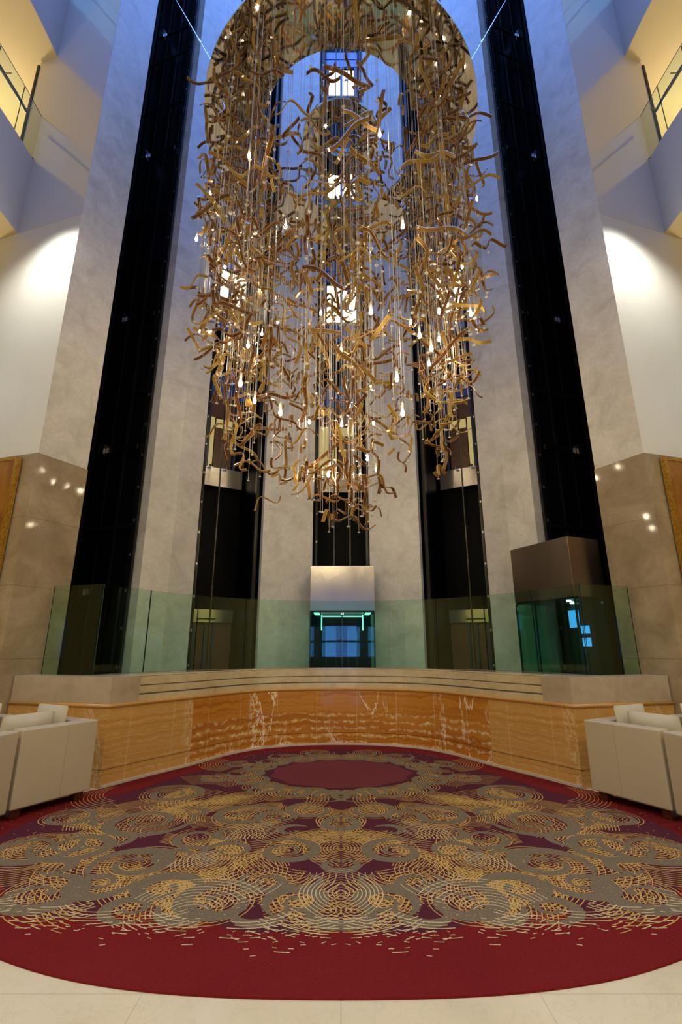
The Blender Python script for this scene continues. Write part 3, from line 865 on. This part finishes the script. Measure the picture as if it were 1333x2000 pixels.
def field(a):
    k = 1+.03*cos(10*(a-pi/2))+.02*cos(17*(a-pi/2))
    se = (abs(cos(a))**2.7+abs(sin(a))**2.7)**(-1/2.7); k *= se
    x = 2.98*cos(a)*k; y = 5.55+(2.34 if sin(a) < 0 else 2.55)*sin(a)*k
    for _ in range(40):
        if inside((x*1.12,y+.22)) and inside((-x*1.12,y+.22)): break
        x *= .985; y = 5.55+(y-5.55)*.985
    # lopsidedness kept out: the ornament is mirror symmetric
    return (x, y)
blob(field, 'purple', 140)
# rosy disc near the back
lz['rose'] = 0
zd = CZ+.0030
Nd = 72
cm.idx([(DISC.x,DISC.y,zd)]+[(DISC.x+.86*cos(2*pi*i/Nd)*(1+.03*cos(11*2*pi*i/Nd)), DISC.y+.70*sin(2*pi*i/Nd)*(1+.03*cos(11*2*pi*i/Nd)), zd) for i in range(Nd)], [(0,1+i,1+(i+1)%Nd) for i in range(Nd)], 2)

rc = random.Random(5)
def FP(x, y):
    """photo pixel on the left half -> right-half floor point"""
    p = on_floor(x, y); return (abs(p[0]), p[1])
CURLS = [(285,1607,.46,2.6,1.5,.085,1),(338,1552,.40,.4,1.4,.07,1),(480,1595,.38,3.6,1.5,.07,-1),(418,1522,.26,1.2,1.3,.05,1),
         (545,1598,.26,4.4,1.3,.05,1),(610,1585,.30,2.0,1.2,.06,-1),(60,1660,.42,2.0,1.3,.08,1),(150,1655,.38,.2,1.4,.075,-1),
         (265,1690,.46,5.4,1.35,.10,1),(70,1752,.44,1.2,1.2,.11,1),(318,1740,.36,3.4,1.1,.10,-1),(560,1665,.30,.6,1.4,.07,1),
         (430,1765,.42,2.4,1.25,.10,-1),(585,1765,.32,5.2,1.3,.08,1),(255,1778,.26,4.0,1.2,.07,1),(520,1725,.26,1.0,1.2,.06,-1),
         (190,1730,.34,2.8,1.2,.09,1),(450,1665,.26,4.6,1.2,.05,1),(640,1782,.36,3.1,.6,.085,1),(375,1780,.30,.2,.7,.08,-1),
         (470,1493,.26,2.2,1.3,.05,1),(560,1480,.30,1.0,1.1,.06,-1),(620,1472,.28,3.0,.9,.06,1),(520,1545,.22,5.0,1.3,.045,1),(600,1550,.28,4.0,.9,.06,-1),
         (655,1612,.26,1.4,1.0,.06,1),(390,1640,.28,3.0,1.2,.055,1),(130,1600,.30,.8,1.3,.06,1),(220,1640,.24,5.6,1.2,.05,-1)]
CURLS = [(x, y, R*(.72 if y > 1675 else .95), a, tn*1.1, w*(.95 if y > 1675 else 1), d_) for (x, y, R, a, tn, w, d_) in CURLS]
for (x, y, R, a, tn, w, dr_) in CURLS:
    c = FP(x, y); curl(c, R, a, tn, w*.66, dr_, .92)
for (x, y, R_, a, tn, w, dr_) in ((380,1590,.16,.5,.9,.05,1),(570,1625,.16,2.5,.9,.05,-1),(455,1628,.2,4,.7,.05,1),(205,1610,.18,2.2,.8,.05,-1),(95,1700,.22,.7,.8,.06,1),(350,1675,.2,5.2,.8,.05,1),
                                 (490,1785,.22,2.8,.7,.06,1),(600,1720,.2,.2,.8,.05,-1),(660,1690,.18,3.3,.8,.045,1)):
    curl(FP(x, y), R_, a, tn, w*.8, dr_, .92)
# line families inside and beside the curls (spirograph arcs)
for i, (x, y, R, a, tn, w, dr_) in enumerate(CURLS):
    c = FP(x, y); a1 = rc.uniform(0, 2*pi)
    rings(c, R*.10, int(R*.92/.033), .033, a1, a1+rc.uniform(5.2,6.28), .95, rc.uniform(0,3), (rc.uniform(-.007,.007), rc.uniform(-.007,.007)), 'thread', .0034)
    if i % 2 == 0:
        a2 = rc.uniform(0, 2*pi)
        rings(c, R*1.04, 9, .032, a2, a2+rc.uniform(1.2,2.4), .95, 0, (rc.uniform(-.012,.012), rc.uniform(-.012,.012)), 'thread', .0034)
# curls and line sweeps wreathing the rosy disc at the back
for k in range(9):
    a = -pi/2+.12+k*.36; c = (DISC.x+1.16*cos(a), DISC.y+.98*sin(a)*(1 if sin(a) < 0 else .93))
    if not inside((c[0]+.3,c[1]+.25)): c = (c[0]*.93, c[1]-.08)
    curl(c, .25, a+2*(k%2), 1.3, .05, 1 if k%2 else -1, .9)
    rings(c, .04, 7, .03, a, a+5.4, .95, 0, (.004,.003), 'thread', .0034)
    rings((DISC.x,DISC.y), .98+.03*(k%3), 6, .032, a-.16, a+.18, .86, 0, (0,0), 'thread', .003)
sw = random.Random(9); cnt = 0
while cnt < 46:
    c = (sw.uniform(.1,2.7), sw.uniform(3.5,7.6))
    if patt_r(c) > .93 or in_disc(c, 1.9) or not inside((c[0]+.35,c[1]+.3)): continue
    b = sw.uniform(0, 2*pi)
    rings(c, sw.uniform(.18,.5), sw.choice((7,9,11)), .032, b, b+sw.uniform(.8,1.9), sw.uniform(.8,1), 0, (sw.uniform(-.014,.014), sw.uniform(-.014,.014)), 'thread', .0032)
    cnt += 1
# nested lozenges and almond shapes
def almond(cx, cy, n_, r0, dr, mat='thread', asp=1.5):
    for k in range(n_):
        hh = r0+k*dr
        for sg in (1,-1):
            L = []; R_ = []
            for i in range(25):
                t_ = -1+2*i/24; x = cx+sg*hh*.62*(1-t_*t_)**.8; y = cy+hh*asp*t_
                if x < -.002 or in_disc((x,y),1.05): 
                    if len(L) > 1: quadstrip(L, R_, mat)
                    L = []; R_ = []; continue
                t2 = t_+.02; 
                L.append(Vector((x+.0034,y))); R_.append(Vector((x-.0034,y)))
            if len(L) > 1: quadstrip(L, R_, mat)
almond(0, FP(672,1660)[1], 11, .05, .042, 'thread', .85); almond(0, FP(672,1748)[1], 10, .05, .042, 'thread2', .85); almond(0, FP(672,1605)[1], 8, .05, .045, 'thread', .8)
cx, cy = FP(408,1680); almond(cx, cy, 9, .06, .045, 'thread', 1.0)
cx, cy = FP(300,1745); almond(cx, cy, 7, .06, .05, 'thread', .9)
cx, cy = FP(500,1705); almond(cx, cy, 7, .05, .05, 'thread', .9)
# crossing fans
for (x, y, b0, b1, mt) in ((425,1703,.3,1.3,'thread2'),(425,1703,2.0,2.9,'thread'),(425,1703,3.5,4.4,'thread2'),(425,1703,5.1,5.9,'thread'),(367,1792,.4,2.6,'thread2'),(180,1700,.2,1.6,'thread'),
                           (120,1640,2.0,3.6,'thread'),(545,1640,.0,1.4,'thread2'),(620,1700,1.2,2.8,'thread'),(30,1700,.6,2.2,'thread'),(585,1520,.4,2.2,'thread2'),
                           (640,1660,0,3.0,'thread'),(640,1750,3.2,6.2,'thread'),(600,1620,3.3,5.8,'thread'),(230,1660,3.6,5.6,'thread'),(560,1700,3.6,5.4,'thread')):
    c = FP(x, y); rings(c, .12, 10, .036, b0, b1, 1.0, 0, (rc.uniform(-.010,.010), rc.uniform(-.010,.010)), mt, .0032)
# dashed fringe along the front of the ornament
for (x, y, r0, b0, b1) in ((672,1735,.40,3.9,5.5),(590,1745,.36,4.2,5.3),(500,1740,.40,4.0,4.9),(410,1740,.36,4.6,5.5),(330,1735,.36,4.1,5.0),(240,1730,.36,4.3,5.4),(150,1725,.34,4.0,5.0),(70,1715,.34,4.2,5.5),(20,1700,.34,3.9,5.0)):
    c = FP(x, y)
    for k in range(12):
        rings(c, r0+k*.032, 1, .03, b0, b1, 1.0, 0, (0,0), 'thread2', .0036, min(.85,.05+k*.065))
# scattered stitches fading into the red border
for _ in range(420):
    a = rc.uniform(-pi/2, pi/2); k = rc.gauss(.99,.05)
    x = 2.85*cos(a)*k; y = 5.55+(2.3 if sin(a) < 0 else 2.5)*sin(a)*k
    if x < .01 or not inside((x+.03,y)) or not inside((-x-.03,y)) or not inside((x,y+.05)): continue
    th_ = atan2(y-5.2,x)+pi/2+rc.gauss(0,.5); l = rc.uniform(.003,.010)
    d = Vector((cos(th_),sin(th_)))*l; q = Vector((-d.y,d.x))*(.0026/l); p = Vector((x,y))
    quadstrip([p-d+q,p+d+q],[p-d-q,p+d-q], 'thread' if rc.random() < .6 else 'thread2')
co_ = cm.build('carpet', [M[k] for k in ('red','purple','rose','taupe','thread','thread2')])
tag(co_, 'huge round crimson carpet with taupe curls and gold line ornament on the marble floor', 'carpet')

# ------------------------------------------------------------------ sofas
def rbox(mb, c, ax, ay, az, m=0): mb.obox(c, ax, ay, az, m)
def pillow_mesh(L, D, T, seed=0):
    """soft cushion: length L, height D, thickness T, centred"""
    m = MB(); nx, ny = 18, 10; r_ = random.Random(seed)
    def hgt(u, v):
        e = max(0,(1-abs(u)**3.2))*max(0,(1-abs(v)**2.6)); return e**.55
    wr = [(r_.uniform(2,7), r_.uniform(0,6), r_.uniform(2,6), r_.uniform(-.03,.03)) for _ in range(5)]
    vs = []; 
    for side in (1,-1):
        for j in range(ny+1):
            for i in range(nx+1):
                u = -1+2*i/nx; v = -1+2*j/ny
                pin = 1-.05*(1-abs(v))*abs(u)**4-.0
                x = u*L/2*(1-.03*(1-v*v)*abs(u)**6*0); z = v*D/2*(1-.06*(1-abs(u)**4)*0)
                w = sum(a*sin(k*u+p+q*v) for k, p, q, a in wr)
                y = side*T/2*hgt(u,v)*(1+w)
                vs.append((x,y,z))
    N = (nx+1)*(ny+1); fs = []
    for j in range(ny):
        for i in range(nx):
            a = j*(nx+1)+i; f = (a,a+1,a+nx+2,a+nx+1)
            fs.append(f); fs.append(tuple(N+k for k in f[::-1]))
    m.idx(vs, fs); return m
def place(o, loc, rz, tilt=0):
    o.rotation_euler = (tilt, 0, rz); o.location = loc
def sofa_unit(a, b, depth, side_back, label):
    """a->b along the outside of the back (floor points), seat to the left of a->b when depth>0"""
    a = Vector(a); b = Vector(b); d = (b-a).normalized(); q = Vector((-d.y,d.x))*(1 if depth > 0 else -1); depth = abs(depth)
    w = (b-a).length; mid = (a+b)/2
    root = thing('sofa_unit', (*mid, 0), label, 'sofa', 'cream leather sofa units')
    def bx(x0, x1, y0, y1, z0, z1, name, mat, bevel=.02):
        m = MB(); m.obox((*(a + d*(x0+x1)/2 + q*(y0+y1)/2), (z0+z1)/2), (*(d*(x1-x0)/2),0), (*(q*(y1-y0)/2),0), (0,0,(z1-z0)/2))
        return part(m, name, mat, root, bevel=bevel)
    o = bx(.004, w-.004, 0, .16, .09, .77, 'backrest', M['leather'], .016)
    m = MB(); 
    m.obox((*(a + d*w*.42 - q*.0008), .43), (*(d*.0016),0), (*(q*.001),0), (0,0,.33)); part(m, 'seam', M['block'], o)
    x1 = w-.17 if side_back else w-.004
    x0 = .004
    if side_back: 
        if side_back == 'a': x0, x1 = .17, w-.004
        sx = (.004,.165) if side_back == 'a' else (w-.165, w-.004)
        bx(sx[0], sx[1], .161, depth-.005, .09, .77, 'side_rest', M['leather'], .016)
    bx(x0, x1, .161, depth-.005, .09, .30, 'seat_base', M['leather'], .015)
    bx(x0+.005, x1-.005, .165, depth, .301, .45, 'seat_cushion', M['leather'], .04)
    for fx in (.06, w-.12):
        for fy in (.03, depth-.12):
            bx(fx, fx+.09, fy, fy+.09, .0135, .089, 'foot', M['plinth'], .004)
    return root, a, d, q, w
def pillow(L, D, T, c, rz, tilt, label, mat, seed, group):
    o = pillow_mesh(L, D, T, seed).build('pillow', mat, smooth=True)
    md = o.modifiers.new('sub','SUBSURF'); md.levels = 1; md.render_levels = 1
    place(o, c, rz, tilt); tag(o, label, 'pillow', group); return o
for s, nm in ((-1,'left'),(1,'right')):
    A0 = Vector(mir(s,(2.61,5.64))); A1 = Vector(mir(s,(2.985,4.92)))
    # seat side = away from the middle
    def away(p0, p1):
        d = (p1-p0).normalized(); q = Vector((-d.y,d.x)); return .86 if q.x*s > 0 else -.86
    r, a, d, q, w = sofa_unit(A0, A1, away(A0,A1), 'a', 'cream leather sofa corner unit touching the onyx wall end on the %s' % nm)
    rz = atan2(d.y, d.x)
    B0 = Vector(mir(s,(2.975,4.875))); B1 = Vector(mir(s,(3.10,4.03)))
    r2, a2, d2, q2, w2 = sofa_unit(B0, B1, away(B0,B1), None, 'cream leather sofa unit cut by the %s picture edge' % nm)
    tl = -.12
    def pil(base, dd, qq, x, y, L, D, T, z, lab, mat, sd, tilt=.16):
        c = base + dd*x + qq*y
        # local y axis is q or -q
        rz = atan2(dd.y, dd.x); ly = Vector((-sin(rz), cos(rz)))
        sg = 1 if ly.dot(qq) > 0 else -1
        pillow(L, D, T, (*c, z), rz, sg*tilt*1.0, lab, mat, sd, 'loose pillows on the sofas')
    G_ = 'loose pillows'
    pil(a, d, q, .60, .285, .52, .42, .16, .672, 'long cream pillow leaning on the back of the %s corner sofa' % nm, M['linen'], 3, .12)
    pil(a2, d2, q2, .47, .285, .74, .42, .16, .672, 'cream pillow on the outer %s sofa unit beside the picture edge' % nm, M['linen'], 4, .12)
    # along the side rest
    e0 = a + d*.165; 
    pil(e0, q, d, .47, .095, .52, .46, .11, .69, 'pale pillow against the podium side of the %s corner sofa' % nm, M['linen'], 5, .12)
    pil(a, d, q, .58, .50, .20, .28, .09, .60, 'small brown patterned pillow tucked among the %s sofa pillows' % nm, M['brown'], 6, .2)
    C0 = Vector(mir(s,(3.80,6.06))); C1 = Vector(mir(s,(4.50,6.16)))
    dd = (C1-C0).normalized(); qq = Vector((-dd.y,dd.x)); dp = .8 if qq.y < 0 else -.8
    r3, a3, d3, q3, w3 = sofa_unit(C0, C1, dp, None, 'cream leather sofa unit with its back to the podium on the %s' % nm)
    pil(a3, d3, q3, w3*.40, .285, .66, .46, .16, .69, 'wide pale pillow on the podium side sofa at the %s' % nm, M['linen'], 7, .12)

# ------------------------------------------------------------------ chandelier
CY = 6.0; CZR = 9.55; RO, RI, RS, RH = 2.17, 1.264, .62, .28
ch_ = thing('chandelier', (0,CY,CZR), 'giant chandelier of amber glass ribbons and small bulbs hanging under mirrored rings', 'chandelier')
def annulus(r0, r1, z0, z1, n=96):
    m = MB()
    c = [(cos(2*pi*i/n), sin(2*pi*i/n)) for i in range(n)]
    V = [(r*x, CY+r*y, z) for z in (z0,z1) for r in (r0,r1) for x, y in c]
    f = []; mi = []
    for i in range(n):
        j = (i+1)%n
        m.idx([V[i],V[j],V[n+j],V[n+i]], [(0,1,2,3)], 0)
        m.idx([V[2*n+i],V[2*n+j],V[3*n+j],V[3*n+i]], [(0,3,2,1)], 1)
        m.idx([V[i],V[2*n+i],V[2*n+j],V[j]], [(0,1,2,3)], 1)
        m.idx([V[n+i],V[n+j],V[3*n+j],V[3*n+i]], [(0,1,2,3)], 1)
    return m
part(annulus(RI, RO, CZR, CZR+.05), 'mirror_ring', [M['mirror'], M['ringedge']], ch_)['label'] = 'large polished gold mirror ring'
part(annulus(RH, RS, CZR, CZR+.05, 64), 'mirror_ring', [M['mirror'], M['ringedge']], ch_)['label'] = 'small polished gold mirror ring'
for s in (-1,1):
    m = MB(); p0 = Vector((s*1.86,4.9,CZR+.05)); p1 = Vector((s*3.94,6.86,15.6))
    m.tube([p0, p1], .006, 6); q = p0.lerp(p1,.13); q2 = p0.lerp(p1,.16); 
    c_ = part(m, 'suspension_cable', M['chrome'], ch_); m = MB(); m.tube([q, q2], .016, 8); part(m, 'turnbuckle', M['chrome'], c_)
rr = random.Random(21)
for k in range(3):                                          # the small ring hangs on its own cables
    a = 2*pi*k/3+.5
    m = MB(); m.tube([(.45*cos(a),CY+.45*sin(a),CZR+.05),(.45*cos(a),CY+.45*sin(a),TOP-.1)], .005, 5); part(m, 'suspension_cable', M['chrome'], ch_)

# ribbon prototypes
def ribbon_mesh(L, A, W, T, ph, turns, curl_=0):
    m = MB(); N = 26; pts = []
    for i in range(N+1):
        s_ = i/N; x = (s_-.5)*L
        y = A*sin(2*pi*turns*s_+ph)*(1-.15*s_)
        pts.append(Vector((x,0,y)))
    for i in range(N):
        p, q = pts[i], pts[i+1]
        dp = (pts[min(i+1,N)]-pts[max(i-1,0)]).normalized(); dq = (pts[min(i+2,N)]-pts[i]).normalized()
        np_ = Vector((-dp.z,0,dp.x)); nq = Vector((-dq.z,0,dq.x))
        y = Vector((0,W/2,0))
        a = [p-y-np_*T/2, p+y-np_*T/2, p+y+np_*T/2, p-y+np_*T/2]
        b = [q-y-nq*T/2, q+y-nq*T/2, q+y+nq*T/2, q-y+nq*T/2]
        m.face([a[0],b[0],b[1],a[1]], 0, [(0,0),(0,1),(1,1),(1,0)])
        m.face([a[2],b[2],b[3],a[3]], 0, [(1,0),(1,1),(0,1),(0,0)])
        m.face([a[1],b[1],b[2],a[2]], 0, [(.05,0)]*4); m.face([a[3],b[3],b[0],a[0]], 0, [(.05,0)]*4)
        if i == 0: m.face(a, 0, [(0,0),(1,0),(1,0),(0,0)])
        if i == N-1: m.face(b[::-1], 0, [(0,0),(1,0),(1,0),(0,0)])
    return m
PROTO = []
for k in range(9):
    L = rr.uniform(.40,.56); PROTO.append(ribbon_mesh(L, rr.uniform(.055,.10), rr.uniform(.036,.046), .011, rr.uniform(-.6,.6)+(pi if k%2 else 0), rr.choice([.85,1.0,1.0,1.1,1.35])))
def rib_mat(z, r_):
    x = r_.random()
    return 'brownglass' if x < .42 else ('amber' if x < .78 else 'goldglass')
# wires
wires = []
for k in range(420):
    a = rr.uniform(0,2*pi)
    if rr.random() > .22+.78*abs(cos(a))**1.5: continue
    r = sqrt(rr.uniform(1.30**2, 2.12**2))
    zb = 3.75 + max(0,(r-1.40))*2.6 + abs(rr.gauss(0,.9))
    wires.append((r*cos(a), CY+r*sin(a), zb))
for k in range(62):
    a = rr.uniform(0,2*pi); r = sqrt(rr.uniform(.05, .60**2))
    wires.append((r*cos(a), CY+r*sin(a), 2.62 + r*.8 + abs(rr.gauss(0,.9))))
for k in range(34):                                          # the sparse gap between
    a = rr.uniform(0,2*pi); r = rr.uniform(.65,1.28)
    wires.append((r*cos(a), CY+r*sin(a), 3.3 + rr.uniform(0,3)))
wires.sort(key=lambda w: (w[0]**2+w[1]**2))
ribs = []
for i, (x, y, zb) in enumerate(wires):
    z = zb + rr.uniform(.05,.3)
    while z < CZR-.25:
        ribs.append((x, y, z)); z += rr.uniform(.85,2.4) if z < 7.0 or abs(x) < .95 else rr.uniform(.45,1.4)
def rib_matrix(x, y, z):
    yaw = rr.uniform(0,2*pi); u = rr.random()
    pitch = rr.gauss(0,.38) if u < .72 else rr.gauss(1.35,.25)*rr.choice((1,-1))
    roll = rr.gauss(0,.5)
    R = Matrix.Rotation(yaw,4,'Z') @ Matrix.Rotation(pitch,4,'Y') @ Matrix.Rotation(roll,4,'X')
    return Matrix.Translation((x + .05*cos(yaw), y + .05*sin(yaw), z)) @ R
ribs.sort(key=lambda p: p[0]**2+p[1]**2+(p[2]-H)**2)
proto_me = {}
def proto_mesh(k, mt):
    if (k, mt) not in proto_me:
        o = PROTO[k].build('glass_ribbon', M[mt], smooth=False); proto_me[(k,mt)] = o.data; bpy.data.objects.remove(o)
    return proto_me[(k,mt)]
rest = MB(); NAMES = ['amber','brownglass','goldglass']
off = Vector(ch_.location)
for i, (x, y, z) in enumerate(ribs):
    k = rr.randrange(len(PROTO)); mt = rib_mat(z, rr); Mx = rib_matrix(x, y, z)
    if i < 100:
        o = bpy.data.objects.new('glass_ribbon', proto_mesh(k, mt)); COL.objects.link(o); o.parent = ch_
        o.matrix_local = Matrix.Translation(-off) @ Mx
    else:
        P = PROTO[k]; base = len(rest.v)
        rest.v.extend([tuple(Mx @ Vector(v)) for v in P.v])
        rest.f.extend([[base+q for q in f] for f in P.f]); rest.m.extend([NAMES.index(mt)]*len(P.f)); rest.uv.extend(P.uv); rest.has_uv = True
o = part(rest, 'glass_ribbon', [M[k] for k in NAMES], ch_); o['kind'] = 'stuff'; o['label'] = 'remaining amber and brown glass ribbons'
# wires and crystal drops
wr = MB(); cr = MB()
def drop(mb, c, r):
    mb.lathe(c, [(.001,-.35*r),(.8*r,-.3*r),(r,0),(.7*r,.35*r),(.001,.45*r)], 8)
nb = 0
for i, (x, y, zb) in enumerate(wires):
    m = MB() if i < 100 else wr
    m.tube([(x,y,zb),(x,y,CZR)], .0019, 4, caps=False)
    if i < 100: part(m, 'hanging_wire', M['cord'], ch_)
    zs_ = [zb] + [rr.uniform(zb+.3, CZR-.2) for _ in range(rr.choice((0,1,1,2)))]
    for z in zs_:
        mm_ = MB() if nb < 100 else cr
        drop(mm_, (x,y,z), rr.uniform(.018,.026))
        if nb < 100: part(mm_, 'crystal_drop', M['crystal'], ch_, smooth=True)
        nb += 1
o = part(wr, 'hanging_wire', M['cord'], ch_); o['kind'] = 'stuff'
o = part(cr, 'crystal_drop', M['crystal'], ch_, smooth=True); o['kind'] = 'stuff'
# bulbs
BP = [(602,249),(742,262),(487,303),(862,309),(410,381),(932,388),(384,466),(558,441),(672,420),(787,440),(470,486),(422,553),(916,550),(543,628),(627,611),
      (725,608),(803,628),(880,490),(420,615),(485,674),(588,678),(512,652),(448,668),(461,708),(497,713),(470,748),(498,782),(667,684),(776,738),(787,806),(548,805),(605,823),
      (668,828),(730,826),(718,895),(645,911),(642,926),(600,921),(704,928),(735,917),(820,654),(858,662),(891,675),(839,710),(879,705),(869,747),(838,782),(890,560),(920,612),(440,520),(632,640),(512,560),(843,680),(903,520)]
bme = MB(); bme.lathe((0,0,0), [(.002,-.042),(.012,-.037),(.0185,-.018),(.0175,0),(.011,.025),(.009,.036)], 10)
bo = bme.build('light_bulb', M['bulb'], smooth=True); bdat = bo.data; bpy.data.objects.remove(bo)
sme = MB(); sme.lathe((0,0,0), [(.013,.035),(.014,.10),(.006,.12)], 8); sme.tube([(0,0,.12),(0,0,.4)], .002, 4)
so_ = sme.build('bulb_socket', M['socket'], smooth=True); sdat = so_.data; bpy.data.objects.remove(so_)
wb = MB()
for (px, py) in BP:
    best = None
    for _ in range(200):
        Y = rr.uniform(CY-2.0, CY+1.9); p = at_depth(px, py, Y); r = math.hypot(p.x, p.y-CY)
        if (1.28 < r < 2.14 and p.z > 3.8) or (r < .62): best = p; break
        if best is None or abs(r-1.3) < abs(math.hypot(best.x,best.y-CY)-1.3): best = p
    if best.z > CZR-.3: continue
    o = bpy.data.objects.new('light_bulb', bdat); COL.objects.link(o); o.parent = ch_; o.location = best - off
    q = bpy.data.objects.new('bulb_socket', sdat); COL.objects.link(q); q.parent = o
    wb.tube([(best.x,best.y,best.z+.4),(best.x,best.y,CZR)], .0028, 4, caps=False)
o = part(wb, 'bulb_cord', M['cord'], ch_); o['kind'] = 'stuff'; o['label'] = 'pale cords that carry the bulbs'

# ------------------------------------------------------------------ room behind the camera and lighting
m = MB()
for x0, x1 in ((-9.6,-2.6),(-1.5,-1.05),(-.28,.34),(1.05,1.5),(2.6,9.6)): m.box(x0, x1, -9.1, -9, 0, 7)
m.box(-9.6,9.6,-9.1,-9,2.7,9); m.box(-9.6,9.6,-9.12,-9.02,0,1.1); m.box(-9.6,9.6,-9.08,-9.02,1.85,1.95)
struct(m, 'wall_front', M['dusk'], 'lobby wall behind the viewer with tall windows')
m = MB(); m.box(-9.6, 9.6, -9, .9, 7.0, 7.3); struct(m, 'ceiling_lobby', M['wall'], 'white lobby ceiling behind the viewer')
m = MB(); m.box(-9.6, 9.6, .6, .9, 7.3, TOP); struct(m, 'wall_atrium_front', M['fascia'], 'pale atrium wall above the lobby ceiling')

W = bpy.data.worlds.new('world'); S.world = W; W.use_nodes = True
bg = W.node_tree.nodes['Background']; bg.inputs[0].default_value = (.13,.30,.95,1); bg.inputs[1].default_value = 5.4

WARM = (1,.82,.46)
for x in (-6,-2.2,2.2,6):
    for y in (-5.5,-1.2): lamp('AREA', 'lobby_fill_light', (x,y,6.95), 105, WARM, 1.6)  # added unseen area lights, warm fill for the lower hall
for s in (-1,1):
    # wall washer by the pier corner
    lamp('SPOT', 'wall_washer', (s*4.6,5.6,8.35), 300, (1,.97,.86), .1, (radians(18),0,0), radians(110), blend=1)
    lamp('POINT', 'corridor_lamp', (s*7.4,7.6,11.4), 90, (1,.84,.55), .15)
    lamp('POINT', 'corridor_lamp', (s*7.4,7.6,7.2), 60, (1,.84,.55), .15)
    for z in (9.2,): lamp('SPOT', 'soffit_fill_light', (s*7.9,4.6,z), 120, (1,.86,.6), .12, (pi,0,0), radians(112), blend=.6)  # added hidden light that keeps the balcony soffit bright

vs = S.view_settings
S.display_settings.display_device = 'sRGB'
vs.view_transform = 'Standard'; vs.look = 'None'; vs.gamma = 1; vs.exposure = .12; vs.use_curve_mapping = False
S.cycles.use_denoising = True
S.cycles.max_bounces = 8; S.cycles.transparent_max_bounces = 24
S.cycles.sample_clamp_indirect = 6
S.cycles.caustics_reflective = False; S.cycles.caustics_refractive = False
